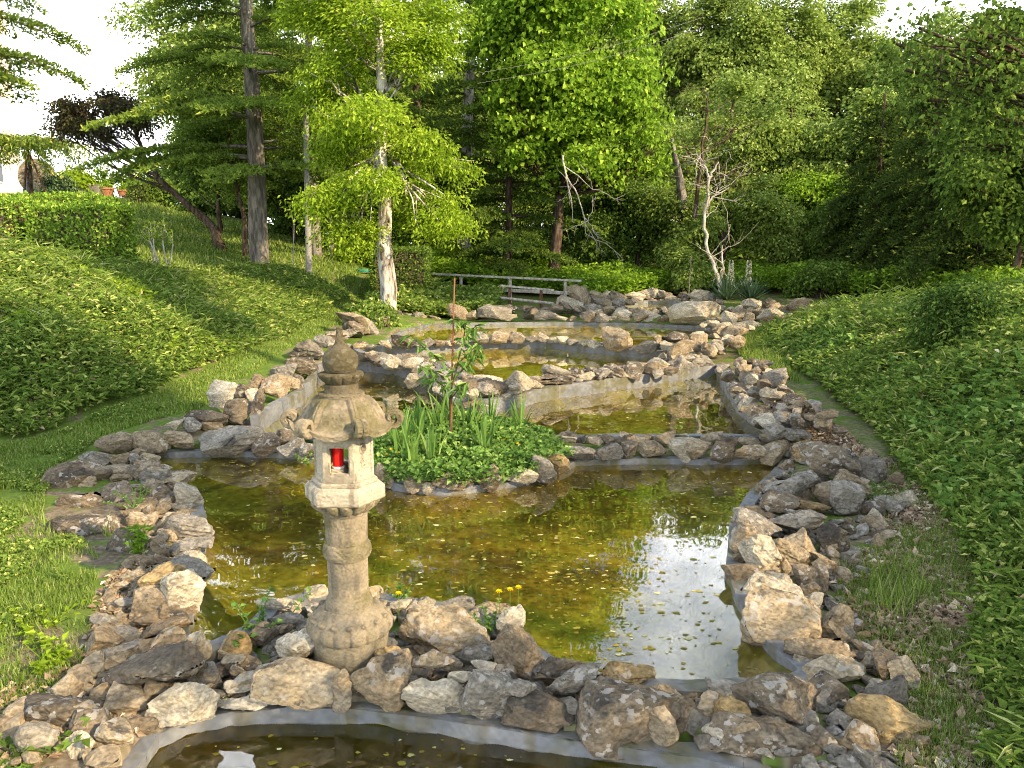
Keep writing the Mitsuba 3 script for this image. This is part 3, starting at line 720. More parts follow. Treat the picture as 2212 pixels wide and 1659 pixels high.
vdam = thing('stone_border', 'V shaped stone dam holding the middle pond, its tip near the young sapling', 'stone border')
lay_hero(vdam, q5((250, 640, 420, 730, 'c', 0.26), (350, 655, 540, 735, 'c', 0.26), (455, 690, 640, 780, 't', 0.24), (160, 640, 290, 710, 'w', 0.26), (850, 765, 1040, 840, 'c', 0.26, 10), (800, 830, 1055, 900, 'c', 0.2), (910, 865, 1040, 960, 'c', 0.14, 0), (1010, 800, 1155, 895, 't', 0.2), (1150, 800, 1230, 880, 'o', 0.2),
                  (1170, 745, 1500, 860, 'w', 0.22, -4), (1460, 715, 1570, 800, 'w', 0.24), (1575, 705, 1700, 810, 'w', 0.24), (1690, 700, 1845, 795, 'w', 0.24), (1840, 675, 1960, 790, 'w', 0.24), (1940, 680, 2060, 775, 'w', 0.24), (2030, 680, 2120, 740, 't', 0.26), (2020, 730, 2090, 785, 'g', 0.24), (2090, 710, 2190, 770, 'w', 0.26),
                  (760, 880, 930, 980, 'c', 0.12), (840, 930, 1000, 1030, 'c', 0.10, 16), (1460, 640, 1470, 650, 't', 0.3), (730, 770, 870, 860, 't', 0.22), (600, 730, 720, 810, 't', 0.24)), 0.24)
mid = [tuple(q) for q in [(-2.45, 11.1)]]
front2 = line([(745, 790), (850, 799), (930, 821), (990, 858), (1040, 880), (1078, 874), (1200, 848), (1400, 823), (1545, 802)], 0.18)
lay_row(vdam, list(LineString(front2).parallel_offset(0.10, 'left').coords), 0.21, 'cgtwgm', z=0.25, spread=0.02)
lay_row(vdam, list(LineString(front2).parallel_offset(0.25, 'left').coords), 0.17, 'cgtwg', z=0.27, spread=0.03, skip=False)
lay_row(cross, line([(1180, 948), (1400, 949), (1650, 951)], 0.13), 0.17, 'cgtwgm', z=0.10, spread=0.03, skip=False)
lay_row(cross, line([(585, 945), (700, 946), (790, 946)], 0.13), 0.17, 'cgtw', z=0.10, spread=0.03, skip=False)
lay_row(r2, line([(1672, 952), (1668, 930), (1640, 905)], 0.2), 0.17, 'gtcw', z=0.24, spread=0.04, skip=False)
lay_row(vdam, line([(905, 825), (980, 855), (1040, 880), (1090, 860)], 0.2), 0.2, 'ctc', z=0.2, spread=0.1, layers=2)
lay_row(vdam, line([(1440, 790), (1500, 775), (1570, 765)], 0.3), 0.2, 'twcg', z=0.31, spread=0.12, layers=2, skip=False)

arch = thing('stone_border', 'curved stone dam between the middle pond and the pond beyond it', 'stone border')
lay_row(arch, line([(740, 755), (800, 754), (900, 752), (1000, 745), (1080, 740), (1180, 740), (1260, 748), (1360, 758), (1450, 766)], 0.30), 0.25, 'gtwcgtm', z=0.31, spread=0.02)

back = thing('stone_border', 'line of boulders behind the curved pond below the green bank', 'stone border')
lay_row(back, line([(700, 745), (760, 725), (830, 705), (870, 690), (930, 692), (1000, 690), (1100, 688), (1200, 688)], 0.36), 0.31, 'gtgcwt', z=0.35, spread=0.04)
lay_row(back, line([(690, 740), (760, 718), (850, 690)], 0.38), 0.28, 'gtwg', z=0.37, spread=0.08)
lay_row(back, line([(1050, 682), (1150, 676), (1240, 672), (1290, 660)], 0.42), 0.32, 'wgtw', z=0.42, spread=0.1)

step = thing('stone_border', 'flat pale stones between the curved pond and the farthest pond', 'stone border')
lay_row(step, line([(1200, 690), (1300, 692), (1400, 693), (1500, 699), (1560, 706)], 0.38), 0.28, 'ctgtc', z=0.37, spread=0.05)
lay_row(step, line([(1250, 684), (1350, 686), (1450, 686), (1560, 690), (1640, 690)], 0.42), 0.26, 'ctcgt', z=0.41, spread=0.08)
lay_row(step, line([(1560, 690), (1600, 683), (1640, 678)], 0.42), 0.27, 'tctcg', z=0.41, spread=0.16, layers=2)
lay_row(step, line([(1500, 722), (1560, 712), (1620, 708)], 0.38), 0.24, 'ctcg', z=0.36, spread=0.14, layers=2)
lay_row(step, line([(1450, 760), (1500, 745), (1550, 738), (1600, 722)], 0.34), 0.22, 'ctctw', z=0.33, spread=0.14, layers=2)
lay_row(step, line([(1480, 772), (1540, 760), (1590, 745)], 0.34), 0.24, 'ctcg', z=0.33, spread=0.14, layers=2)

far = thing('stone_border', 'rounded sunlit boulders round the farthest pond at the wood edge', 'stone border')
lay_row(far, line([(1200, 670), (1230, 662), (1290, 655), (1340, 652), (1400, 648), (1470, 650), (1540, 656)], 0.42), 0.42, 'tcwtm', z=0.43, spread=0.05)
lay_row(far, line([(1300, 668), (1330, 660), (1370, 655)], 0.44), 0.34, 'wtg', z=0.43, spread=0.08)
lay_row(far, list(POOLS[5].buffer(0.16).exterior.coords), 0.24, 'cgtwtm', z=0.40, spread=0.03)
yring = thing('stone_border', 'low chain of stones right of the spiky yucca at the wood edge', 'stone border')
lay_row(yring, line([(1640, 664), (1700, 669), (1760, 675), (1850, 679), (1915, 682)], 0.44), 0.36, 'tgwc', z=0.42, spread=0.05)
lay_row(yring, line([(1610, 684), (1660, 690), (1700, 695)], 0.42), 0.28, 'ctg', z=0.41, spread=0.1)


def rubble(border, poly, n, lo, hi, label):
    for x, y in in_poly(poly, 75, srng):
        w = srng.uniform(0.09, 0.19)
        v, f = stone(srng, (w, w * srng.uniform(0.6, 1), w * srng.uniform(0.5, 0.85)), w / 9, n=11, rough=0.045, tilt=srng.normal(0, 16), rotz=srng.uniform(0, 360))
        part(border, 'stone', (v + [x, y, max(float(gz(x, y)), -0.02) + w * 0.22], f), ROCK['tgwtmc'[int(srng.integers(6))]])
    xy = in_poly(poly, n, srng)
    out = []
    for x, y in xy:
        w = srng.uniform(lo, hi) * (1 if srng.random() < 0.85 else 1.6)
        v, f = stone(srng, (w, w * srng.uniform(0.6, 1), w * srng.uniform(0.3, 0.7)), w / 2.2, n=10, rough=0.05, tilt=srng.normal(0, 18), rotz=srng.uniform(0, 360))
        out.append((v + [x, y, max(float(gz(x, y)), -0.02) + w * 0.15], f))
    part(border, 'rubble', cat(out), 'rock_tan' if border.endswith('1') else 'rock_grey', label=label, kind='stuff')


dry = unary_union(POOLS).buffer(0.06)
rubble(dam, outline([(430, 1500), (500, 1400), (560, 1330), (700, 1300), (900, 1320), (1080, 1340), (1180, 1440), (1300, 1500), (1600, 1510), (1900, 1560), (1950, 1659), (1600, 1659), (1300, 1590), (900, 1540), (600, 1530)], 0.0).difference(dry), 420, 0.03, 0.10, 'small broken stones and grit between the rocks')
rubble(left, outline([(300, 1000), (250, 1080), (300, 1200), (230, 1300), (200, 1450), (0, 1560), (0, 1659), (300, 1659), (400, 1560), (430, 1450), (420, 1300), (440, 1100), (380, 1020)], 0.0).difference(dry), 420, 0.03, 0.09, 'small broken stones and grit between the rocks')
rubble(right, outline([(1690, 1000), (1800, 1000), (1960, 1100), (1900, 1200), (1820, 1300), (1880, 1400), (1960, 1480), (2050, 1659), (1850, 1659), (1740, 1480), (1600, 1300), (1580, 1150), (1650, 1050)], 0.0).difference(dry), 420, 0.03, 0.09, 'small broken stones and grit between the rocks')

# ------------------------------------------------------------------ the stone lantern
LX, LY = -0.69, 3.20


def lm(v, f, z=0.0, deg=0.0):
    a = math.radians(deg)
    R = np.array([[math.cos(a), -math.sin(a), 0], [math.sin(a), math.cos(a), 0], [0, 0, 1]])
    return v @ R.T + [LX, LY, z], f


def man(m):
    k = m.to_mesh()
    return np.array(k.vert_properties[:, :3], float), np.array(k.tri_verts)


def hexa(r, z0, z1, ease=0.006):
    c = m3.CrossSection([[(r * math.sin(math.radians(30 + 60 * k)), -r * math.cos(math.radians(30 + 60 * k))) for k in range(6)]])
    m = m3.Manifold.extrude(c, z1 - z0 - 2 * ease).translate([0, 0, z0 + ease])
    s = (r - ease) / r
    return m3.Manifold.batch_hull([m, m3.Manifold.extrude(c.scale([s, s]), z1 - z0).translate([0, 0, z0])])


lan = thing('stone_lantern', 'tall carved stone lantern with curled hexagonal roof standing in the pond', 'stone lantern')


def petals(n, amp, rows):
    return lambda a, k: (1 + amp * rows[k] * (np.abs(np.cos(n * a / 2)) ** 0.5 - 0.6), np.zeros_like(a))


v, f = lathe([(0.150, 0.02), (0.156, 0.10), (0.162, 0.15), (0.150, 0.172)], 72)
part(lan, 'plinth', lm(v, f), 'lantern_stone', 40)
pv = [(0.150, 0.165), (0.166, 0.175), (0.174, 0.192), (0.176, 0.212), (0.168, 0.232), (0.150, 0.252), (0.128, 0.268), (0.108, 0.280), (0.098, 0.286)]
v, f = lathe(pv, 216, petals(16, 0.10, [0.6, 1, 1, 1, 0.9, 0.7, 0.4, 0.15, 0]))
part(lan, 'lotus_base', lm(v, f), 'lantern_stone', 50)
for k in range(16):
    a = 2 * math.pi * (k + 0.5) / 16
    c = trimesh.creation.icosphere(subdivisions=2, radius=1.0)
    q = np.array(c.vertices) * [0.013, 0.019, 0.040]
    R = trimesh.transformations.rotation_matrix(math.radians(58), [0, 1, 0])[:3, :3]
    q = q @ R.T + [0.140, 0, 0.238]
    Rz = trimesh.transformations.rotation_matrix(a, [0, 0, 1])[:3, :3]
    part(lan, 'petal', lm(q @ Rz.T, np.array(c.faces)), 'lantern_stone', True)
sh = [(0.092, 0.280), (0.098, 0.286), (0.099, 0.305), (0.096, 0.318), (0.087, 0.326), (0.084, 0.345), (0.0835, 0.42), (0.0845, 0.496), (0.0850, 0.500), (0.091, 0.503), (0.0985, 0.515), (0.1015, 0.534), (0.0985, 0.553), (0.091, 0.566), (0.0855, 0.569), (0.0858, 0.573), (0.0875, 0.64),
      (0.0895, 0.692), (0.096, 0.698), (0.098, 0.708), (0.094, 0.716)]
v, f = lathe(sh, 64)
part(lan, 'shaft', lm(v, f), 'lantern_stone', 40)
up = [(0.092, 0.706), (0.104, 0.712), (0.118, 0.724), (0.132, 0.742), (0.136, 0.757), (0.10, 0.762)]
v, f = lathe(up, 216, petals(14, 0.20, [0.3, 0.8, 1, 1, 0.6, 0]))
part(lan, 'upper_lotus', lm(v, f), 'lantern_stone', 50)
slab = m3.Manifold.batch_hull([hexa(0.166, 0.757, 0.818), hexa(0.150, 0.818, 0.829, 0.002)])
part(lan, 'slab', lm(*man(slab)), 'lantern_stone')
part(lan, 'step', lm(*man(hexa(0.136, 0.828, 0.847, 0.003))), 'lantern_stone')
fb = hexa(0.122, 0.846, 1.045, 0.002) - hexa(0.094, 0.862, 1.035, 0.001)
for k in range(6):
    a = -60 * k
    face = 0.122 * math.cos(math.radians(30))

    def turned(m, a=60 * k):
        return m.rotate([0, 0, a])
    if k % 3 == 0:
        fb = fb - turned(m3.Manifold.cube([0.076, 0.08, 0.106], True).translate([0.002, -face + 0.02, 0.938]))
        fb = fb - turned(m3.Manifold.cube([0.086, 0.008, 0.116], True).translate([0.002, -face, 0.938]))
    else:
        fb = fb - turned(m3.Manifold.cube([0.092, 0.006, 0.160], True).translate([0, -face, 0.948]))
        if k % 3 == 1:
            fb = fb - turned(m3.Manifold.cylinder(0.1, 0.0165, 0.0165, 28, True).rotate([90, 0, 0]).translate([0, -face + 0.02, 0.978]))
            ring = m3.Manifold.cylinder(0.008, 0.023, 0.023, 28, True) - m3.Manifold.cylinder(0.02, 0.0165, 0.0165, 28, True)
            fb = fb + turned(ring.rotate([90, 0, 0]).translate([0, -face + 0.003, 0.978]))
            for j in range(5):
                t = 2 * math.pi * j / 5
                fb = fb + turned(m3.Manifold.sphere(0.0085, 16).scale([1, 0.6, 1]).translate([0.011 * math.sin(t), -face + 0.002, 0.922 + 0.011 * math.cos(t)]))
part(lan, 'firebox', lm(*man(fb)), 'lantern_stone')
# the roof: a six sided bell with a rib down each corner that ends in a rolled scroll
ns, na = 40, 432
s = np.linspace(0, 1, ns)[:, None]
ps = (np.arange(na) * 2 * np.pi / na)[None, :]
near_c = np.mod(ps, math.radians(60)) - math.radians(30)  # angle from the nearest corner
cc = np.cos(near_c * 1.5) ** 10
rad = np.interp(s, [0, 0.12, 0.3, 0.5, 0.68, 0.8, 0.9, 1.0], [0.088, 0.103, 0.126, 0.148, 0.162, 0.172, 0.186, 0.202])
zz = np.interp(s, [0, 0.12, 0.3, 0.5, 0.68, 0.8, 0.9, 1.0], [1.186, 1.178, 1.158, 1.126, 1.096, 1.079, 1.068, 1.063])
rad = rad * (1 - 0.085 * s ** 0.7 * (1 - np.cos(near_c * 1.5) ** 2 * 1.0)) + 0.012 * s ** 6 * cc
zz = zz + 0.022 * s ** 5 * cc - 0.006 * s ** 3 * (1 - cc)
dist_c = np.abs(near_c) * rad
rib = (1 / (1 + (dist_c / 0.0135) ** 8)) * np.clip(s * 14, 0, 1)
groove = np.exp(-((dist_c - 0.0) / 0.0022) ** 2) + np.exp(-((dist_c - 0.019) / 0.003) ** 2) * 0.6
rad = rad + 0.0095 * rib - 0.003 * groove
vt = np.stack([rad * np.sin(ps), -rad * np.cos(ps), zz + 0.007 * rib - 0.002 * groove], -1)
under = np.stack([(rad[-1] - 0.004) * np.sin(ps[0]), -(rad[-1] - 0.004) * np.cos(ps[0]), zz[-1] - 0.021], -1)[None]
inner = np.stack([0.115 * np.sin(ps[0]), -0.115 * np.cos(ps[0]), 1.045 + 0 * ps[0]], -1)[None]
allr = np.concatenate([vt, under, inner], 0)
nr = len(allr)
i, j = np.meshgrid(np.arange(nr - 1), np.arange(na), indexing='ij')
k = (j + 1) % na
rf = np.vstack([np.stack([i * na + j, (i + 1) * na + j, (i + 1) * na + k], -1).reshape(-1, 3), np.stack([i * na + j, (i + 1) * na + k, i * na + k], -1).reshape(-1, 3)])
top_c = nr * na
vv = np.vstack([allr.reshape(-1, 3), [[0, 0, 1.186]], [[0, 0, 1.045]]])
j = np.arange(na)
k = (j + 1) % na
rf = np.vstack([rf, np.stack([j * 0 + top_c, j, k], 1), np.stack([j * 0 + top_c + 1, (nr - 1) * na + k, (nr - 1) * na + j], 1)])
roof = part(lan, 'roof', lm(vv, rf), 'lantern_stone', 40)
for q in range(6):
    # a thick strip that leaves the eave, sweeps out and rolls inward at its end
    th = np.linspace(-0.62 * np.pi, 1.25 * np.pi, 34)
    rr_ = np.interp(np.linspace(0, 1, 34), [0, 0.35, 1], [0.040, 0.038, 0.014])
    pr = np.stack([0.206 + rr_ * np.cos(th), 1.094 + rr_ * np.sin(th)], 1)
    pr = np.vstack([[[0.155, 1.045]], [[0.178, 1.049]], pr])
    n_ = np.gradient(pr, axis=0)
    n_ = np.stack([-n_[:, 1], n_[:, 0]], 1) / np.linalg.norm(n_, axis=1, keepdims=True)
    th_ = np.interp(np.linspace(0, 1, len(pr)), [0, 0.5, 1], [0.018, 0.017, 0.012])[:, None]
    hw = np.interp(np.linspace(0, 1, len(pr)), [0, 0.3, 1], [0.030, 0.025, 0.020])
    ring_ = [(-1, 0.0), (-0.82, 0.004), (-0.12, 0.004), (0, 0.0005), (0.12, 0.004), (0.82, 0.004), (1, 0.0)]
    V = [np.stack([pr[:, 0] - e * n_[:, 0], y_ * hw, pr[:, 1] - e * n_[:, 1]], 1) for y_, e in ring_]
    w_ = pr + n_ * th_
    V += [np.stack([w_[:, 0], y_ * hw, w_[:, 1]], 1) for y_ in (1, -1)]
    m_, g_ = len(pr), len(V)
    V = np.stack(V, 1)
    i, j = np.meshgrid(np.arange(m_ - 1), np.arange(g_), indexing='ij')
    k = (j + 1) % g_
    fan = np.array([[0, x, x + 1] for x in range(1, g_ - 1)])
    vf = np.vstack([np.stack([i * g_ + j, (i + 1) * g_ + j, (i + 1) * g_ + k], -1).reshape(-1, 3), np.stack([i * g_ + j, (i + 1) * g_ + k, i * g_ + k], -1).reshape(-1, 3), fan, (m_ - 1) * g_ + fan[:, ::-1]])
    part(roof, 'scroll', lm(V.reshape(-1, 3), vf[:, ::-1], 0, -90 + 30 + 60 * q), 'lantern_stone', 30)
v, f = lathe([(0.082, 1.180), (0.0925, 1.183), (0.0925, 1.196), (0.088, 1.200), (0.068, 1.201)], 56)
part(lan, 'roof_plate', lm(v, f), 'lantern_stone', 35)
v, f = lathe([(0.064, 1.198), (0.0675, 1.201), (0.0675, 1.232), (0.064, 1.236), (0.05, 1.237)], 56)
part(lan, 'collar', lm(v, f), 'lantern_stone', 35)
v, f = lathe([(0.050, 1.234), (0.058, 1.238), (0.072, 1.250), (0.086, 1.266), (0.088, 1.276), (0.080, 1.282), (0.055, 1.283)], 160, petals(12, 0.16, [0.2, 0.6, 1, 1, 1, 0.6, 0]))
part(lan, 'finial_lotus', lm(v, f), 'lantern_stone', 50)
fin = [(0.053, 1.279), (0.062, 1.288), (0.069, 1.304), (0.0715, 1.324), (0.0695, 1.344), (0.061, 1.362), (0.046, 1.376), (0.030, 1.387), (0.020, 1.400), (0.0155, 1.418), (0.0135, 1.440), (0.0130, 1.458), (0.0115, 1.463)]
v, f = lathe(fin, 56)
part(lan, 'finial', lm(v, f), 'lantern_stone', 50)
cup = thing('votive_candle', 'red plastic votive candle inside the stone lantern window', 'candle')
v, f = lathe([(0.020, 0.0), (0.022, 0.004), (0.024, 0.068), (0.0245, 0.072)], 32)
part(cup, 'cup', (v + [LX - 0.014, LY - 0.045, 0.905], f), 'red_plastic', 40)
v, f = lathe([(0.0235, 0.0), (0.0255, 0.001), (0.0255, 0.006), (0.0225, 0.008)], 32)
part(cup, 'lid', (v + [LX - 0.014, LY - 0.045, 0.977], f), 'red_plastic', 40)
v, f = lathe([(0.026, 0.0), (0.0265, 0.002), (0.0265, 0.006), (0.024, 0.0075)], 32)
part(cup, 'base_ring', (v + [LX - 0.014, LY - 0.045, 0.8975], f), 'white_wax', 40)
part(cup, 'stand', cat([box(LX - 0.040, LX + 0.012, LY - 0.075, LY - 0.015, 0.860, 0.896)]), 'lantern_stone')
# ------------------------------------------------------------------ trees


def unit(v):
    return v / (np.linalg.norm(v, axis=-1, keepdims=True) + 1e-12)


def clumps_in(rng, centre, radii, n, shell=0.45):
    """Clump centres through an ellipsoid, more of them towards its surface; each row x, y, z, radius."""
    d = unit(rng.normal(size=(n, 3)))
    r = (shell + (1 - shell) * rng.random((n, 1))) ** 0.7
    p = np.asarray(centre) + d * r * np.asarray(radii) * 0.88
    return np.column_stack([p, np.mean(radii) * rng.uniform(0.26, 0.44, n)])


def foliage(rng, clumps, centre, sprays, per, L, Wd, disc=0.32, flat=0.6, droop=0.25, up=0.8, face=0.75):
    """Leaves in flat sprays, the sprays in clumps."""
    w = clumps[:, 3] ** 2
    c = clumps[rng.choice(len(clumps), sprays, p=w / w.sum())]
    off = unit(rng.normal(size=(sprays, 3))) * rng.random((sprays, 1)) ** 0.45
    sp = c[:, :3] + off * c[:, 3:] * [1, 1, flat]
    out = unit(sp - np.asarray(centre) + 1e-6)
    n = unit(np.array([0, 0, up]) + out * [0.55, 0.55, 0.25] + rng.normal(0, 0.28, (sprays, 3)))
    a = unit(np.cross(n, rng.normal(size=(sprays, 3))))
    b = np.cross(n, a)
    m = sprays * per
    k = np.repeat(np.arange(sprays), per)
    ang = rng.random(m) * 2 * np.pi
    rad = disc * np.sqrt(rng.random(m)) * rng.uniform(0.7, 1.3, sprays)[k]
    e = a[k] * np.cos(ang)[:, None] + b[k] * np.sin(ang)[:, None]
    P = sp[k] + e * rad[:, None] + n[k] * rng.normal(0, 0.05, (m, 1))
    P[:, 2] -= droop * rad ** 2 / disc
    D = unit(e + out[k] * 0.4 + rng.normal(0, 0.35, (m, 3)) - np.array([0, 0, droop]))
    N = unit(n[k] * (1 - face) + out[k] * face + rng.normal(0, 0.45, (m, 3)) + [0, 0, 0.15])
    D = unit(D - N * (D * N).sum(1, keepdims=True) * 0.8)
    s = rng.uniform(0.7, 1.25, m)
    return leaves(P, D, N, L * s, Wd * s, rng)


def limbs(rng, path, radii, clumps, lr=0.42, sides=5, twigs=True):
    """Trunk tube with a limb to each clump."""
    path = np.asarray(path, float)
    mesh = [tube(path, radii, 9)]
    cum = np.concatenate([[0], np.cumsum(np.linalg.norm(np.diff(path, axis=0), axis=1))])
    for c in clumps:
        h = np.linalg.norm(c[:2] - path[-1, :2])
        zz = np.clip(c[2] - h * rng.uniform(0.45, 0.9) - 0.2, path[0, 2] + 0.35 * (path[-1, 2] - path[0, 2]), path[-1, 2])
        s = float(np.interp(zz, path[:, 2], cum))
        p = np.array([np.interp(s, cum, path[:, i]) for i in range(3)])
        tr = float(np.interp(s, cum, radii))
        q = bend(p, c[:3], rng, 6, 0.07, -0.05)
        mesh.append(tube(q, np.linspace(tr * lr, tr * 0.10 + 0.004, 6), sides, False))
        if twigs:
            for _ in range(3):
                e = c[:3] + unit(rng.normal(size=3)) * c[3] * 0.8
                st = q[int(rng.integers(2, 5))]
                mesh.append(tube(bend(st, e, rng, 4, 0.08), np.linspace(tr * 0.16 + 0.004, 0.004, 4), 4, False))
    return cat(mesh)


def broadleaf(name, label, bsdf, bark, root, path, r, clumps, centre, sprays, per, L, Wd, seed, group=None, lr=0.42, **kw):
    rng = np.random.default_rng(seed)
    t = thing(name, label, 'tree', group)
    path = np.vstack([root - [0, 0, 0.25], path])
    rad = np.linspace(r * 1.12, r * 0.3, len(path))
    rad[0] *= 1.25
    fine = np.linspace(0, len(path) - 1, 14)
    pth = np.stack([np.interp(fine, np.arange(len(path)), path[:, i]) for i in range(3)], 1)
    pth[1:-1] += rng.normal(0, r * 0.25, (12, 3)) * [1, 1, 0.2]
    part(t, 'trunk', limbs(rng, pth, np.interp(fine, np.arange(len(path)), rad), clumps, lr), bark, True)
    lv, uv = foliage(rng, clumps, centre, sprays, per, L, Wd, **kw)
    part(t, 'crown', lv, bsdf, uv=uv)
    return t


def conifer(name, label, bsdf, bark, root, H, r, z0, reach, seed, lean=(0, 0), whorl=0.34, per=5, step=0.065, tuft=(0.10, 0.042), droop=0.16, rise=0.10, group=None, zmax=None, shape=0.75, arm=lambda a: 1.0):
    """Branches in tiers with side twigs in a flat plane; short needle tufts along every twig, paler at the tips."""
    rng = np.random.default_rng(seed)
    t = thing(name, label, 'tree', group)
    top = root + [lean[0], lean[1], H]
    pth = bend(root - [0, 0, 0.3], top, rng, 12, 0.006)
    rad = np.linspace(r * 1.1, r * 0.15, 12)
    wood = [tube(pth, rad, 10)]
    P, D, Tm = [], [], []
    z = z0
    while z < (zmax or H * 0.97):
        c = np.array([np.interp(root[2] + z, pth[:, 2], pth[:, i]) for i in range(3)])
        k = (z - z0) / (H - z0)
        L0 = reach * (1 - k) ** shape * (0.75 + 0.25 * min(1, k * 6 + 0.4))
        a0 = rng.random() * 6.28
        for b in range(per):
            az = a0 + 6.283 * b / per + rng.normal(0, 0.25)
            L = L0 * rng.uniform(0.6, 1.12) * arm(az)
            if L < 0.25:
                continue
            n = 9
            tt = np.linspace(0, 1, n)
            d = np.array([math.cos(az), math.sin(az), 0])
            s = np.array([-math.sin(az), math.cos(az), 0])
            rs = rise * rng.uniform(0.3, 1.8)
            q = c + d * (L * tt)[:, None] + s * (rng.normal(0, 0.05) * L * tt ** 2)[:, None]
            q[:, 2] += L * (rs * tt - (droop + rs) * tt ** 2.4) + rng.normal(0, 0.12)
            wood.append(tube(q, np.linspace(max(0.012, 0.012 * L + 0.008), 0.005, n), 4, False))
            m = max(7, int(L / 0.095))
            for i in range(m):
                u = 0.16 + 0.84 * (i + rng.random()) / m
                p = np.array([np.interp(u, tt, q[:, j]) for j in range(3)])
                ln = (0.20 + 0.42 * L * (1 - u) ** 0.8 * min(1, u * 3)) * rng.uniform(0.6, 1.15)
                for sg in (-1, 1):
                    dd = unit(d * rng.uniform(0.55, 0.9) + s * sg * rng.uniform(0.55, 0.95))
                    g = int(ln / step) + 2
                    w = np.linspace(0, 1, g)
                    x = p + dd * (ln * w)[:, None]
                    x[:, 2] += -0.16 * ln * w ** 2 - 0.04 * w
                    P.append(x)
                    D.append(np.repeat(dd[None], g, 0))
                    Tm.append(np.clip(w * 0.55 + 0.45 * u + rng.normal(0, 0.08), 0, 1))
        z += whorl * rng.uniform(0.75, 1.3) * (1 + 0.6 * max(0, k))
    P, D, Tm = np.vstack(P), np.vstack(D), np.concatenate(Tm)
    n = len(P)
    P = np.repeat(P, 2, 0) + rng.normal(0, 0.015, (2 * n, 3))
    D = np.repeat(D, 2, 0)
    dirs = unit(D * 0.7 + rng.normal(0, 0.5, (2 * n, 3)) + [0, 0, 0.22])
    N = unit(np.array([0, 0, 0.8]) + rng.normal(0, 0.75, (2 * n, 3)))
    lv, uv = leaves(P, dirs, N, tuft[0] * rng.uniform(0.7, 1.3, 2 * n), tuft[1], rng)
    tm = np.repeat(np.repeat(Tm, 2), 4)
    uv[:, 0] = np.clip(uv[:, 0] * 0.62 + 0.42 * tm ** 2.2, 0, 1)
    part(t, 'trunk', cat(wood), bark, True)
    part(t, 'crown', lv, bsdf, uv=uv)
    return t


def upright(px, py, Y, H, lean=(0, 0)):
    root = base(px, py, Y)
    return root, [root + [lean[0] * 0.3, lean[1] * 0.3, H * 0.35], root + [lean[0] * 0.7, lean[1] * 0.7, H * 0.7], root + [lean[0], lean[1], H]]


# --- the large cedar on the lawn and its neighbours
root = aty(562, 577, 19)
conifer('cedar_tree', 'large cedar with thick grey trunk and flat pale green tiers on the left lawn', 'needle_cedar', 'bark_grey', root, 12.5, 0.215, 2.2, 3.7, 101, whorl=0.46, per=5, zmax=9.5)
conifer('cedar_tree', 'slender cedar with a bare lower trunk just behind the metal pole', 'needle_cedar', 'bark_grey', aty(685, 566, 23), 12, 0.15, 3.0, 2.5, 102, whorl=0.5, per=5, zmax=9)
conifer('fir_tree', 'tall dark fir with a pale leaning trunk behind the bright green tree', 'needle_fir', 'bark_pale', base(1000, 560, 25), 14, 0.21, 2.6, 2.6, 103, lean=(0.6, 0), whorl=0.42, per=6, zmax=10.5, step=0.085, tuft=(0.10, 0.045))
conifer('fir_tree', 'thin trunked fir with drooping low boughs behind the wooden footbridge rail', 'needle_fir', 'bark_brown', base(1098, 600, 22.5), 12, 0.11, 0.9, 2.5, 104, whorl=0.40, per=6, zmax=9.5, step=0.085, tuft=(0.10, 0.045))
conifer('fir_tree', 'dark fir standing between the large cedar and the bright green tree', 'needle_fir', 'bark_brown', base(770, 560, 27), 13, 0.17, 1.6, 2.6, 105, whorl=0.5, per=6, zmax=10.5, step=0.10, tuft=(0.12, 0.05))
conifer('fir_tree', 'dark fir closing the gap left of the round green maple', 'needle_fir', 'bark_brown', base(905, 560, 29), 13.5, 0.2, 1.2, 3.0, 106, whorl=0.5, per=6, zmax=11, step=0.10, tuft=(0.12, 0.05))
conifer('cedar_tree', 'dark cedar at the left edge with heavy boughs hanging before the pale building', 'needle_fir', 'bark_grey', aty(-150, 470, 15), 10, 0.25, 2.6, 3.1, 107, whorl=0.42, per=6, zmax=8, step=0.08)

# --- the bright tree with the flaking pale trunk
root = aty(835, 680, 15)
rng = np.random.default_rng(201)
cl = []
for k in range(84):
    z = 1.45 + 7.9 * (k + rng.random()) / 84
    a = rng.random() * 6.283
    R = (1.32 if z < 3.4 else 1.28) * (1 - max(0, z - 6.0) / 6) * rng.uniform(0.35, 1.0)
    cl.append([root[0] - 0.10 + R * math.cos(a) + (0.25 if z < 3.2 else 0), root[1] + R * math.sin(a), root[2] + z, rng.uniform(0.36, 0.60)])
cl = np.array(cl)
broadleaf('locust_tree', 'slim tree with flaking white trunk and bright yellow green feathery foliage', 'leaf_locust', 'bark_pale', root, [root + [0, 0, 3], root + [-0.05, 0, 6], root + [-0.12, 0, 9.2]], 0.125, cl, root + [0, 0, 4.0], 4200, 24, 0.085, 0.038, 202, lr=0.2, disc=0.26, flat=0.5, droop=0.5, up=1.0)

# --- the round maple in the middle
root, path = upright(1195, 600, 22, 8.0, (0.3, 0))
rng = np.random.default_rng(211)
c = root + [0.15, -0.4, 6.6]
lobes = [clumps_in(rng, c, (2.0, 1.9, 3.4), 62), clumps_in(rng, aty(1330, 200, 21.5), (1.25, 1.2, 1.5), 24), clumps_in(rng, aty(1395, 310, 21.2), (0.85, 0.9, 0.75), 13), clumps_in(rng, aty(1250, 330, 20.8), (1.4, 1.0, 0.9), 16), clumps_in(rng, aty(1120, 260, 21.2), (0.8, 0.9, 1.5), 12)]
broadleaf('maple_tree', 'broad round maple with fresh bright green leaves lit by the sun', 'leaf_maple', 'bark_brown', root, path, 0.14, np.vstack(lobes), c, 3600, 16, 0.125, 0.11, 212, disc=0.34, flat=0.55, droop=0.4)

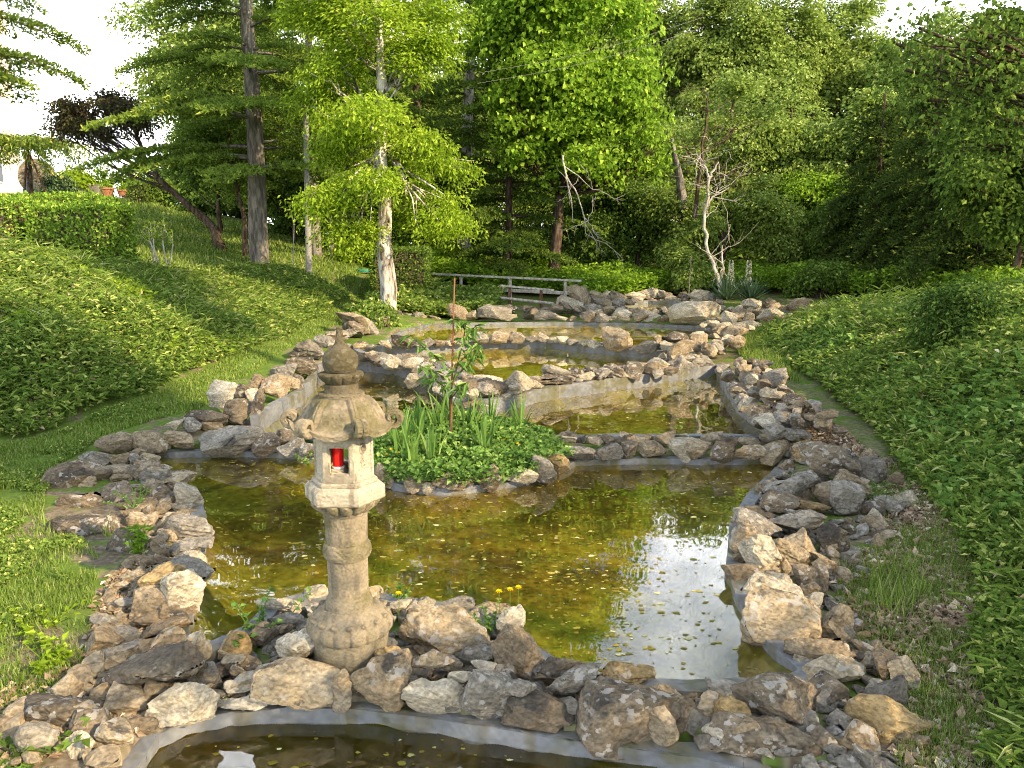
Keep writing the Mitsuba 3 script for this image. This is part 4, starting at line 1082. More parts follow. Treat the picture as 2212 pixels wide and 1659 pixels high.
# --- the lighter trees of the wood on the right
SPEC = [  # direction, distance, height, crown radii, crown height, clumps, sprays, lean, label
    (1500, 58, 19.5, (5.2, 4.0, 6.6), 13.4, 120, 2500, 0.9, 'tall pale green oak whose dark trunk rises behind the bare white tree'),
    (1395, 60, 19.9, (5.0, 4.0, 6.6), 13.8, 110, 2300, -0.6, 'tall oak seen just right of the round maple'),
    (1620, 57, 19.1, (5.4, 4.0, 6.8), 12.8, 120, 2500, 0.8, 'tall oak with two tone crown above the spiky yucca'),
    (1745, 60, 19.7, (5.4, 4.0, 6.8), 13.4, 120, 2500, 0.5, 'large tall oak with open sunlit crown right of the yucca'),
    (1870, 58, 16.6, (5.0, 4.0, 6.4), 10.8, 110, 2200, -0.5, 'tall oak with thin upper branches showing white sky on the far right'),
    (1290, 62, 20.7, (5.4, 4.2, 6.8), 14.4, 110, 2300, 0.3, 'tall oak filling the sky behind the round maple'),
    (2000, 54, 16.4, (5.0, 4.0, 6.4), 10.4, 100, 2000, 0.5, 'tall oak behind the dark drooping yew'),
    (2140, 50, 15.4, (4.8, 3.6, 6.0), 9.8, 90, 1900, -0.3, 'tall oak at the right edge of the wood'),
    (1555, 27, 6.8, (1.9, 1.6, 2.3), 4.4, 34, 1300, 0.2, 'smaller oak with sunlit crown directly behind the bare white tree'),
    (1700, 27, 6.4, (2.0, 1.6, 2.2), 4.2, 34, 1300, -0.2, 'smaller sunlit oak above the yucca and the dark understorey'),
    (1835, 26, 5.9, (1.8, 1.5, 2.0), 3.9, 30, 1100, 0.2, 'smaller bright oak left of the dark yews'),
    (1975, 25, 6.2, (1.8, 1.5, 2.2), 4.3, 30, 1100, 0.1, 'smaller oak rising over the middle yew'),
]
for n_, (px, Y, H, rd, ch, nc, sp, ln, lab) in enumerate(SPEC):
    root, path = upright(px, 620, Y, H * 0.86, (ln, 0))
    rng = np.random.default_rng(300 + n_)
    c = root + [ln, 0, ch]
    big = Y > 40
    cl = clumps_in(rng, c, rd, nc, 0.2) * [1, 1, 1, 0.60 if big else 0.95]
    broadleaf('oak_tree', lab, 'leaf_oak', 'bark_brown', root, path, 0.30 if big else 0.12, cl, c, sp, 16, 0.23 if big else 0.12, 0.155 if big else 0.08, 400 + n_, group='oaks at the edge of the wood', disc=0.62 if big else 0.34, flat=0.6, droop=0.3)

# --- lower trees and dark yews under them
YEW = [(1990, 20, 4.3, 1.7, 'dark yew with drooping sprays behind the right bank'), (2110, 18, 4.6, 1.8, 'dense dark yew nearest the right edge of the garden'), (1880, 22, 3.7, 1.5, 'dark yew standing right of the yucca in deep shade')]
for n_, (px, Y, H, R, lab) in enumerate(YEW):
    conifer('yew_tree', lab, 'needle_yew', 'bark_brown', base(px, 640, Y), H + 1.5, 0.12, 0.3, R * 1.15, 500 + n_, whorl=0.30, per=7, step=0.085, tuft=(0.11, 0.05), droop=0.4, rise=0.25, shape=0.6)
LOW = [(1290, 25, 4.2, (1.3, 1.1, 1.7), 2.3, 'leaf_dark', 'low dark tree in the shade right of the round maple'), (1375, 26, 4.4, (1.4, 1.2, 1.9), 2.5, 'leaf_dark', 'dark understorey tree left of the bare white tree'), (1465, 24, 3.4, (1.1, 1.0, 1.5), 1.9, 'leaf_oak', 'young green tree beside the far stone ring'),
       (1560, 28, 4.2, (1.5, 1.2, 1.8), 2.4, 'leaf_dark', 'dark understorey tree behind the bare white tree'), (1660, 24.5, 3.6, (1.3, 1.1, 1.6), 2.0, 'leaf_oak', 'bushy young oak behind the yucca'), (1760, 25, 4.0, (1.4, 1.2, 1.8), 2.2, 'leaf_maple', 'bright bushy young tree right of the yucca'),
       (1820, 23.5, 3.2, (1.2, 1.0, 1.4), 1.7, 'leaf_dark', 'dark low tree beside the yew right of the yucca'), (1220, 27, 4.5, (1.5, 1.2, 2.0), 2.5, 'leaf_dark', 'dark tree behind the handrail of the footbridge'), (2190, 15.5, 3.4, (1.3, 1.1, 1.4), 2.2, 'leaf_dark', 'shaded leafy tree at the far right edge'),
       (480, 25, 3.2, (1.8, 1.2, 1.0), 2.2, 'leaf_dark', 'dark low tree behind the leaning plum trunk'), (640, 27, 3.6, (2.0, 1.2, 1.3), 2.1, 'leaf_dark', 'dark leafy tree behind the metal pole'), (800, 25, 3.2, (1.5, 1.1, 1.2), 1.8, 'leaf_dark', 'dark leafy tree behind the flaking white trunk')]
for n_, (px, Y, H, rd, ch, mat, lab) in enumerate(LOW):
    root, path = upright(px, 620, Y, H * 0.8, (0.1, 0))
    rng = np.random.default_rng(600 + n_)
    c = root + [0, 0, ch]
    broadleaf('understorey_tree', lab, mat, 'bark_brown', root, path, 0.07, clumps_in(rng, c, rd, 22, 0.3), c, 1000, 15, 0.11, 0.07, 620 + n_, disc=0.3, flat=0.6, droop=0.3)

# --- the plum that leans left over the lawn, and thin trees by the cedar
path = [aty(470, 510, 21), aty(440, 472, 21), aty(402, 440, 21), aty(350, 392, 21), aty(318, 345, 21), aty(292, 285, 21)]
rng = np.random.default_rng(701)
cl = np.vstack([clumps_in(rng, aty(215, 245, 21), (1.35, 0.8, 0.62), 26), clumps_in(rng, aty(285, 235, 21), (0.7, 0.6, 0.5), 10), clumps_in(rng, aty(140, 240, 21), (0.6, 0.5, 0.45), 8)])
broadleaf('plum_tree', 'leaning plum with dark purple brown leaves arching over the lawn', 'leaf_plum', 'bark_brown', aty(490, 545, 21), path, 0.12, cl, aty(230, 260, 21), 700, 14, 0.09, 0.055, 702, disc=0.26, droop=0.5)
for n_, (px, py, Y, dx, H, lab) in enumerate([(533, 548, 20.5, -0.35, 2.6, 'thin crooked tree close behind the large cedar trunk'), (717, 556, 23, 0.1, 2.8, 'thin mossy tree right of the slender cedar'), (738, 557, 23.5, 0.4, 2.8, 'thin pale tree leaning right beside the mossy one')]):
    root = aty(px, py, Y)
    rng = np.random.default_rng(710 + n_)
    c = root + [dx, 0, H]
    broadleaf('thin_tree', lab, 'leaf_dark', 'bark_brown' if n_ < 1 else 'bark_grey', root, [root + [dx * 0.1, 0, H * 0.4], root + [dx * 0.7, 0, H * 0.8], c], 0.065, clumps_in(rng, c + [0, 0, 0.3], (1.0, 0.8, 0.7), 16), c, 300, 12, 0.085, 0.055, 720 + n_, disc=0.26)

# --- the umbrella shaped weeping cedar on its props
root = base(68, 415, 27)
t = thing('weeping_cedar', 'small umbrella shaped weeping cedar propped on poles beside the round stone', 'tree')
rng = np.random.default_rng(731)
P, wood = [], [tube(bend(root - [0, 0, 0.2], root + [0, 0, 1.9], rng, 6, 0.02), np.linspace(0.07, 0.05, 6), 7)]
for k in range(34):
    a = 6.283 * k / 34 + rng.normal(0, 0.1)
    L = rng.uniform(0.9, 2.2) * (1.15 if math.cos(a) > 0 else 1.0)
    tt = np.linspace(0, 1, 12)
    q = root + [0, 0, 1.85] + np.stack([math.cos(a) * L * tt, math.sin(a) * L * tt, 0.35 * np.sin(tt * 2.2) - 1.0 * tt ** 2.6 * rng.uniform(0.3, 1.1)], 1)
    wood.append(tube(q, np.linspace(0.02, 0.006, 12), 4, False))
    for i in range(2, 12):
        m = 16
        e = q[i] + rng.normal(0, 0.13, (m, 3)) * [1, 1, 0.5] - [0, 0, 0.05]
        P.append(e)
P = np.vstack(P)
lv, uv = leaves(P, unit(rng.normal(size=P.shape) - [0, 0, 0.7]), unit(rng.normal(0, 0.5, P.shape) + [0, 0, 1]), 0.14, 0.05, rng)
part(t, 'trunk', cat(wood), 'bark_brown', True)
part(t, 'crown', lv, 'needle_cedar', uv=uv)
for k in range(3):
    a = 2.1 * k + 0.5
    part(t, 'prop', tube([root + [0.55 * math.cos(a), 0.55 * math.sin(a), -0.1], root + [0.03 * math.cos(a), 0.03 * math.sin(a), 1.7]], 0.028, 7), 'wood_brown', 40)

# --- the wood behind: the same few crowns again at other sizes
rng = np.random.default_rng(801)
VAR = []
for k, mat in enumerate(['leaf_oak', 'leaf_dark', 'leaf_oak']):
    r_ = np.random.default_rng(810 + k)
    cl = np.vstack([clumps_in(r_, (0, 0, 5.6), (2.5, 2.5, 3.2), 34, 0.25), clumps_in(r_, (0, 0, 2.4), (1.6, 1.6, 1.4), 12, 0.25)])
    lv, uv = foliage(r_, cl, (0, 0, 5), 1900, 14, 0.15, 0.10, disc=0.42, flat=0.55, droop=0.3)
    pth = bend([0, 0, -0.4], [0.2, 0, 7.2], r_, 12, 0.02)
    VAR.append((mikit.ply(limbs(r_, pth, np.linspace(0.17, 0.05, 12), cl), 'bark_brown', smooth=True), mikit.ply(lv, mat, uv=uv)))
WOOD = [(640, 34), (760, 36), (860, 33), (960, 37), (1050, 33), (1140, 38), (1240, 35), (1340, 37), (1420, 33), (1520, 36), (1610, 33), (1700, 37), (1800, 35), (1890, 37), (1980, 35), (2080, 33), (2180, 32), (560, 37), (480, 33)]
WOOD_SAYS = ['wood tree behind the metal pole', 'wood tree behind the thin mossy tree', 'wood tree behind the flaking white trunk', 'wood tree glimpsed left of the round maple', 'wood tree behind the fir trunks', 'wood tree behind the maple trunk', 'wood tree behind the dead hanging branches', 'wood tree in the dark gap right of the maple', 'wood tree behind the leaning bare trunk', 'wood tree behind the bleached leafless tree', 'wood tree behind the yucca', 'wood tree right of the yucca oak', 'wood tree behind the open sunlit oak', 'wood tree behind the shaded yew', 'wood tree behind the middle yew', 'wood tree behind the densest yew', 'wood tree at the right edge', 'wood tree behind the large cedar', 'wood tree left of the large cedar trunk']
for k, (px, Y) in enumerate(WOOD):
    key = thing('woodland_tree', 'tall dark ' + WOOD_SAYS[k], 'tree', 'trees deep in the wood')
    root = base(px + rng.uniform(-20, 20), 600, Y)
    s = rng.uniform(0.88, 1.05) * (1.0 if px > 1150 else 1.1)
    if px > 1200:
        s *= 0.78
    m = T().translate(root.tolist()).rotate([0, 0, 1], float(rng.uniform(0, 360))).scale([float(s), float(s), float(s * rng.uniform(0.95, 1.1))])
    a, b = VAR[k % 3] if px > 1200 else VAR[(k % 2)]
    scene[key + '__trunk'] = {**a, 'to_world': m}
    scene[key + '__crown'] = {**b, 'to_world': m}

# --- the oak whose boughs hang in from the right, and the trees that shade the right side
rng = np.random.default_rng(851)
root = np.array([12.2, 12.2, float(gz(12.2, 12.2))])
cl = np.vstack([clumps_in(rng, (9.9, 12.2, 7.2), (3.0, 2.2, 2.2), 46, 0.2), clumps_in(rng, (8.0, 12.4, 3.6), (0.9, 0.8, 0.5), 8), [[*aty(px, py, yy), rr] for px, py, yy, rr in [(1985, 60, 12, 0.4), (2040, 130, 12.2, 0.45), (2100, 60, 11.8, 0.5), (2160, 150, 12.0, 0.5), (2200, 40, 12, 0.5), (1955, 150, 12.4, 0.35), (2010, 215, 12.6, 0.38), (2110, 240, 12.2, 0.45), (2190, 260, 11.8, 0.5), (2060, 300, 12.8, 0.35), (2170, 340, 12.4, 0.4), (1930, 90, 12.8, 0.3)]]])
broadleaf('oak_tree', 'near oak whose dark boughs hang into the upper right corner', 'leaf_dark', 'bark_brown', root, [root + [-0.2, 0, 2.4], root + [-0.9, 0.1, 4.6], root + [-2.2, 0.1, 7.4]], 0.24, cl, (9.4, 12.2, 6.4), 3400, 15, 0.095, 0.062, 852, lr=0.07, disc=0.3, droop=0.35)
SHADE = [  # x, y, height, crown radius, lift of the crown
    (9.6, -0.9, 5.6, 1.9, 0.0, 'leafy tree out of view beside the right border'), (13.2, -1.6, 8.0, 2.5, 0.0, 'tall tree out of view beyond the right bank'), (8.4, -2.5, 5.6, 1.25, 5.2, 'slender high crowned tree out of view on the right'),
    (7.2, 2.6, 5.2, 1.2, 6.6, 'highest slender tree out of view on the right'), (14.5, 4.5, 7.0, 2.4, 0.0, 'broad tree out of view behind the near oak'), (4.2, -1.1, 3.8, 1.4, 0.0, 'low shrubby tree out of view at the right path')]
for k, (x, y, H, R, up_, lab) in enumerate(SHADE):
    key = thing('shade_tree', lab, 'tree')
    root = np.array([x, y, float(gz(x, y))])
    s = R / 2.6
    m = T().translate((root + [0, 0, up_]).tolist()).rotate([0, 0, 1], 70.0 * k).scale([s, s, H / 8.6])
    a, b = VAR[0]
    if up_:
        put(key + '__bole', tube([root - [0, 0, 0.3], root + [0, 0, up_ + 0.6]], [0.17, 0.09], 9), 'bark_brown', True)
    scene[key + '__trunk'] = {**a, 'to_world': m}
    scene[key + '__crown'] = {**b, 'to_world': m}
# ------------------------------------------------------------------ ground cover, grass, litter


def rosettes(rng, xy, height, per, L, Wd, base_up=0.0, spread=0.5):
    """Leafy shoots: whorls of leaves near the top and along each stem."""
    n = len(xy)
    P0 = on_ground(xy, base_up)
    h = np.asarray(height) * rng.uniform(0.75, 1.15, n)
    k = np.repeat(np.arange(n), per)
    m = len(k)
    ang = rng.random(m) * 6.283
    t = 1 - 0.75 * rng.random(m) ** 1.6
    e = np.stack([np.cos(ang), np.sin(ang), 0 * ang], 1)
    lean = rng.normal(0, 0.18, (n, 2))
    P = P0[k].copy()
    P[:, :2] += lean[k] * h[k, None] * t[:, None] + rng.normal(0, 0.012, (m, 2))
    P[:, 2] += h[k] * t
    D = e * 0.9 + np.column_stack([rng.normal(0, 0.2, (m, 2)), rng.normal(0.25, 0.35, m)])
    N = unit(np.column_stack([rng.normal(0, 0.65, (m, 2)), np.ones(m)]) + e * 0.35)
    s = rng.uniform(0.65, 1.25, m)
    return leaves(P, unit(D), N, L * s, Wd * s, rng)


def w2(pts):
    return [tuple(q[:2]) for q in pts]


bank_low = [at(x, y, z) for x, y, z in [(-60, 955, 0.12), (0, 945, 0.12), (60, 942, 0.13), (130, 918, 0.16), (250, 880, 0.2), (330, 852, 0.22), (430, 802, 0.28), (520, 768, 0.32), (600, 735, 0.36), (690, 696, 0.42), (755, 668, 0.45), (790, 652, 0.46)]]
bank_top = [aty(800, 632, 17.5), aty(740, 608, 18), aty(620, 590, 18), aty(540, 585, 17), aty(400, 578, 14.6), aty(320, 565, 13.6), aty(240, 556, 12.6), aty(150, 530, 12.0), aty(0, 505, 11.6), aty(-120, 480, 11.6)]
bank = Polygon(w2(bank_low) + w2(bank_top)).buffer(0)
rng = np.random.default_rng(901)


def shoots_on(poly, n, seed, hfun, per, L0, W0, far_gain=0.05, mat='leaf_cover'):
    """Denser near the path and coarser with distance."""
    r = np.random.default_rng(seed)
    xy = in_poly(poly, n, r)
    d = np.hypot(xy[:, 0], xy[:, 1])
    keep = r.random(len(xy)) < np.clip((9.0 / d) ** 1.1, 0.25, 1)
    xy, d = xy[keep], d[keep]
    h = hfun(xy) * (0.30 + 1.35 * meshkit.fbm(np.column_stack([xy * 1.7, 0 * d]), 4, seed=seed))
    g = np.clip(1 + far_gain * (d - 6), 0.85, 1.7)
    k = np.repeat(g, per)
    (v, f), uv = rosettes(r, xy, h, per, L0 * k, W0 * k)
    return (v, f), uv


edge = LineString(w2(bank_low))


def bank_height(xy):
    d = shapely.distance(edge, shapely.points(xy))
    far_ = np.clip((np.hypot(xy[:, 0], xy[:, 1]) - 11.0) / 2.5, 0, 1)
    return (0.16 + 0.22 * np.clip(d / 0.5, 0, 1) * np.exp(-d / 6)) * (1 - 0.55 * far_)


lv, uv = shoots_on(bank, 26000, 902, bank_height, 9, 0.062, 0.027)
ground_like('ground_cover', 'dense low evergreen ground cover clothing the left bank above the path', lv, 'leaf_cover', 'stuff', uv=uv)
lv, uv = shoots_on(bank, 1500, 906, lambda q: bank_height(q) + 0.10, 7, 0.13, 0.011)
ground_like('weeds', 'thin grassy weeds poking out of the left bank cover', lv, 'leaf_grass', 'stuff', uv=uv)
lv, uv = shoots_on(bank, 1100, 907, lambda q: bank_height(q) * 0.95, 2, 0.055, 0.030, mat='dry')
ground_like('leaf_litter', 'brown dead leaves caught in the left bank cover', lv, 'dry_leaf', 'stuff', uv=uv)

# the leafy mass on the right bank
r_edge = [at(x, y, z) for x, y, z in [(2120, 1690, 0.0), (2150, 1560, 0.0), (2100, 1420, 0.0), (2110, 1280, 0.02), (2050, 1130, 0.05), (1960, 1030, 0.08), (1880, 940, 0.12), (1820, 880, 0.16), (1765, 830, 0.22), (1690, 790, 0.25), (1640, 748, 0.30), (1650, 715, 0.34), (1720, 698, 0.40)]]
rbank = Polygon(w2(r_edge) + [tuple(aty(1950, 690, 14.5)[:2]), tuple(aty(2100, 660, 13.5)[:2]), tuple(aty(2300, 640, 11)[:2]), (6.2, 8.5), (4.6, 5.0), (3.2, 3.0), (2.6, 2.0)]).buffer(0)
redge = LineString(w2(r_edge))


def rbank_height(xy):
    d = shapely.distance(redge, shapely.points(xy))
    return 0.08 + 0.30 * np.clip(d / 0.9, 0, 1)


lv, uv = shoots_on(rbank, 21000, 903, rbank_height, 12, 0.052, 0.030)
ground_like('ground_cover', 'tangled leafy ground cover filling the shaded right bank', lv, 'leaf_cover', 'stuff', uv=uv)
lv, uv = shoots_on(rbank, 1300, 908, lambda q: rbank_height(q) + 0.10, 7, 0.14, 0.012)
ground_like('weeds', 'thin grassy weeds poking out of the right bank cover', lv, 'leaf_grass', 'stuff', uv=uv)
lv, uv = shoots_on(rbank, 900, 909, lambda q: rbank_height(q) * 0.9, 2, 0.05, 0.03)
ground_like('leaf_litter', 'brown dead leaves caught in the right bank cover', lv, 'dry_leaf', 'stuff', uv=uv)
r = np.random.default_rng(912)
xy = in_poly(rbank, 7000, r)
xy = xy[meshkit.fbm(np.column_stack([xy * 1.1 + 4, 0 * xy[:, 0]]), 3, seed=6) > 0.54]
lv, uv = rosettes(r, xy, rbank_height(xy) * 1.12, 8, 0.062, 0.055)
ground_like('ground_cover', 'broad leaved patches within the right bank cover', lv, 'leaf_iris', 'stuff', uv=uv)
xy = in_poly(bank, 5000, r)
xy = xy[(meshkit.fbm(np.column_stack([xy * 0.9 + 1, 0 * xy[:, 0]]), 3, seed=6) > 0.56) & (np.hypot(xy[:, 0], xy[:, 1]) < 13)]
lv, uv = rosettes(r, xy, bank_height(xy) * 1.15, 8, 0.075, 0.03)
ground_like('ground_cover', 'paler yellow green patches within the left bank cover', lv, 'leaf_locust', 'stuff', uv=uv)
knoll = Polygon(w2([at(790, 690, 0.42), at(870, 680, 0.42), at(1060, 676, 0.42), at(1085, 650, 0.42)]) + w2([aty(1060, 622, 20), aty(960, 615, 20), aty(900, 622, 19.5), aty(850, 640, 18), aty(800, 660, 16.5)])).buffer(0)
lv, uv = shoots_on(knoll, 5200, 904, lambda q: np.full(len(q), 0.26), 10, 0.075, 0.035)
ground_like('ground_cover', 'waist high weeds on the knoll between the white trunk and the footbridge', lv, 'leaf_cover', 'stuff', uv=uv)
wedge = Polygon(w2([aty(880, 600, 21), aty(1250, 610, 21), aty(1330, 640, 20.5), aty(1500, 640, 23), aty(1650, 640, 22), aty(1950, 660, 18.5), aty(2212, 640, 14), aty(2212, 620, 17), aty(1900, 620, 25), aty(1500, 610, 27), aty(1100, 590, 27), aty(800, 560, 27)])).buffer(0)
r = np.random.default_rng(905)
xy = in_poly(wedge, 7000, r)
lv, uv = rosettes(r, xy, 0.35 + 0.55 * meshkit.fbm(np.column_stack([xy * 0.7, 0 * xy[:, 0]]), 3), 11, 0.13, 0.07)
ground_like('undergrowth', 'leafy undergrowth along the foot of the wood', lv, 'leaf_maple', 'stuff', uv=uv)

thicket = Polygon([(-16, 33), (-4, 31), (6, 31), (18, 30), (30, 26), (36, 34), (20, 42), (0, 44), (-18, 42)])
xy = in_poly(thicket, 4200, r)
lv, uv = rosettes(r, xy, 0.6 + 1.8 * meshkit.fbm(np.column_stack([xy * 0.5, 0 * xy[:, 0]]), 3), 13, 0.26, 0.15)
ground_like('undergrowth', 'dark thicket deep in the wood', lv, 'leaf_dark', 'stuff', uv=uv)

# grass
path = Polygon(w2([at(x, y, z) for x, y, z in [(-80, 1660, 0), (0, 1560, 0.0), (170, 1480, 0.0), (200, 1330, 0.02), (215, 1200, 0.04), (90, 1120, 0.05), (110, 1010, 0.09), (220, 940, 0.11), (330, 910, 0.14), (430, 880, 0.2), (520, 815, 0.26), (620, 755, 0.31), (690, 722, 0.36), (770, 690, 0.4), (830, 665, 0.44),
                                               (800, 640, 0.46), (755, 664, 0.45), (690, 692, 0.42), (600, 732, 0.36), (430, 806, 0.28), (330, 856, 0.22), (130, 925, 0.16), (0, 955, 0.12), (-100, 960, 0.12)]])).buffer(0)
r = np.random.default_rng(911)
xy = in_poly(path, 150000, r)
d = np.hypot(xy[:, 0], xy[:, 1])
tuftn = meshkit.fbm(np.column_stack([xy * 2.6, 0 * d]), 3, seed=4)
keep = (r.random(len(xy)) < np.clip(5.5 / d, 0.25, 1)) & (tuftn + 0.25 * r.random(len(xy)) > 0.50)
xy, d = xy[keep], d[keep]
lv, uv = blades(on_ground(xy, -0.004), r, 0.055 * (0.6 + 0.8 * meshkit.fbm(np.column_stack([xy * 3, 0 * d]), 2, seed=7)) + 0.0 * d, 0.0028 * np.clip(d / 4, 1, 3.5))
ground_like('grass', 'short mown grass on the path along the left bank', lv, 'leaf_grass', 'stuff', uv=uv)
near = path.intersection(Polygon([(-9, 0), (0, 0), (-1, 5), (-3, 8), (-9, 8)]))
xy = in_poly(near, 9000, r)
keep = meshkit.fbm(np.column_stack([xy * 2.1 + 7, 0 * xy[:, 0]]), 3, seed=3) > 0.48
xy = xy[keep]
lv, uv = rosettes(r, xy, 0.035, 5, 0.022, 0.018)
ground_like('clover', 'low clover patches among the grass left of the rocks', lv, 'leaf_cover', 'stuff', uv=uv)
strip = Polygon(w2([at(x, y, z) for x, y, z in [(1960, 1000, 0.06), (2060, 1120, 0.04), (2130, 1280, 0.02), (2110, 1420, 0), (2160, 1560, 0), (2130, 1690, 0), (1960, 1690, 0), (1990, 1560, 0), (1880, 1420, 0), (1830, 1300, 0.0), (1830, 1230, 0.0), (1930, 1180, 0.02), (1900, 1060, 0.05)]])).buffer(0.05)
xy = in_poly(strip, 42000, r)
keep = meshkit.fbm(np.column_stack([xy * 3.1 + 3, 0 * xy[:, 0]]), 3, seed=2) + 0.3 * r.random(len(xy)) > 0.64
xy = xy[keep]
lv, uv = blades(on_ground(xy, -0.004), r, 0.06, 0.0026)
ground_like('grass', 'thin grass between the right border stones and the leafy bank', lv, 'leaf_grass', 'stuff', uv=uv)
tall = Polygon(w2([at(x, y, z) for x, y, z in [(1860, 1240, 0), (1960, 1230, 0), (2010, 1300, 0), (1960, 1350, 0), (1880, 1330, 0)]]))
xy = in_poly(tall, 380, r)
lv, uv = blades(on_ground(xy, 0), r, 0.17, 0.003)
ground_like('grass', 'taller yellow green grass tuft catching the sun on the right path', lv, 'leaf_grass', 'stuff', uv=uv)
gr2 = Polygon(w2([at(x, y, z) for x, y, z in [(1590, 745, 0.33), (1640, 708, 0.34), (1690, 715, 0.34), (1680, 780, 0.26), (1730, 830, 0.22), (1660, 810, 0.22), (1600, 770, 0.28)]]))
xy = in_poly(gr2, 9000, r)
lv, uv = blades(on_ground(xy, 0), r, 0.13, 0.006)
ground_like('grass', 'soft bright grass at the corner of the right bank', lv, 'leaf_grass', 'stuff', uv=uv)
lawn = Polygon(w2([aty(-150, 520, 12.5), aty(240, 556, 12.8), aty(400, 577, 14.8), aty(560, 584, 17.6), aty(760, 606, 19), aty(800, 560, 25), aty(600, 500, 30), aty(330, 430, 33), aty(210, 425, 33), aty(-200, 430, 33)])).buffer(0)
xy = in_poly(lawn, 110000, r)
d = np.hypot(xy[:, 0], xy[:, 1])
keep = r.random(len(xy)) < np.clip(14 / d, 0.3, 1)
xy, d = xy[keep], d[keep]
lv, uv = blades(on_ground(xy, -0.01), r, 0.10 * np.clip(d / 16, 0.8, 1.6), 0.011 * np.clip(d / 14, 1, 2))
ground_like('grass', 'sloping lawn under the cedars beyond the left bank', lv, 'leaf_grass', 'stuff', uv=uv)

# dry leaves and chips
r = np.random.default_rng(921)
lit = strip.union(Polygon(w2([at(x, y, z) for x, y, z in [(1700, 850, 0.18), (1900, 1010, 0.06), (1990, 1120, 0.04), (1950, 1160, 0.02), (1800, 1010, 0.08), (1690, 900, 0.15)]]))).difference(dry)
xy = in_poly(lit, 7500, r)
P = on_ground(xy, 0.008)
m = len(P)
lv, uv = leaves(P, unit(np.column_stack([r.normal(size=(m, 2)), r.normal(0, 0.2, m)])), unit(np.column_stack([r.normal(0, 0.35, (m, 2)), np.ones(m)])), 0.055 * r.uniform(0.6, 1.3, m), 0.034 * r.uniform(0.6, 1.3, m), r, fold=0.35)
ground_like('leaf_litter', 'pale dry fallen leaves scattered beside the right border', lv, 'dry_leaf', 'stuff', uv=uv)
nook = Polygon(w2([at(x, y, z) for x, y, z in [(0, 1500, 0), (180, 1440, 0), (230, 1280, 0), (300, 1200, 0.03), (400, 1400, 0), (470, 1500, 0), (800, 1400, 0.05), (1150, 1430, 0.05), (1300, 1520, 0), (1000, 1500, 0), (450, 1540, 0), (0, 1660, 0)]])).buffer(0.02).difference(dry)
xy = in_poly(nook, 2600, r)
P = on_ground(xy, 0.01)
m = len(P)
lv, uv = leaves(P, unit(np.column_stack([r.normal(size=(m, 2)), r.normal(0, 0.2, m)])), unit(np.column_stack([r.normal(0, 0.5, (m, 2)), np.ones(m)])), 0.04 * r.uniform(0.6, 1.3, m), 0.024 * r.uniform(0.6, 1.3, m), r, fold=0.35)
ground_like('leaf_litter', 'brown dry leaves lodged between the front rocks', lv, 'dry_leaf', 'stuff', uv=uv)

# algae flakes on the water
for i, n, lab in ((0, 110, 'specks of algae floating on the dark foreground pond'), (1, 1300, 'pale algae flakes drifting on the large pond'), (2, 900, 'algae flakes drifting on the second pond'), (3, 160, 'algae specks on the middle pond'), (4, 200, 'algae specks on the curved pond')):
    r = np.random.default_rng(930 + i)
    pool = POOLS[i].buffer(-0.02)
    seeds = in_poly(pool, max(8, n // 14), r)
    xy = seeds[r.integers(len(seeds), size=n)] + r.normal(0, 0.13, (n, 2)) * [1.6, 0.7]
    free = in_poly(pool, n // 2, r)
    xy = np.vstack([xy, free])
    xy = xy[shapely.contains_xy(pool, xy[:, 0], xy[:, 1])]
    m = len(xy)
    s = np.minimum(np.exp(r.normal(-5.1, 0.55, m)), 0.014)
    a = np.arange(7) * 2 * np.pi / 7
    R = s[:, None] * r.uniform(0.5, 1.3, (m, 7))
    V = np.stack([xy[:, :1] + R * np.cos(a) * 1.5, xy[:, 1:] + R * np.sin(a), np.full((m, 7), W[i] + 0.0025) + r.normal(0, 0.0004, (m, 7))], -1)
    V = np.concatenate([V, np.column_stack([xy, np.full(m, W[i] + 0.004)])[:, None]], 1).reshape(-1, 3)
    o = np.arange(m)[:, None, None] * 8
    f = (o + np.stack([np.full(7, 7), np.arange(7), (np.arange(7) + 1) % 7], 1)[None]).reshape(-1, 3)
    ground_like('pond_algae', lab, (V, f), 'pond_scum', 'stuff', uv=np.repeat(np.stack([r.random(m), r.random(m)], 1), 8, 0))

# ------------------------------------------------------------------ hedges and shrubs


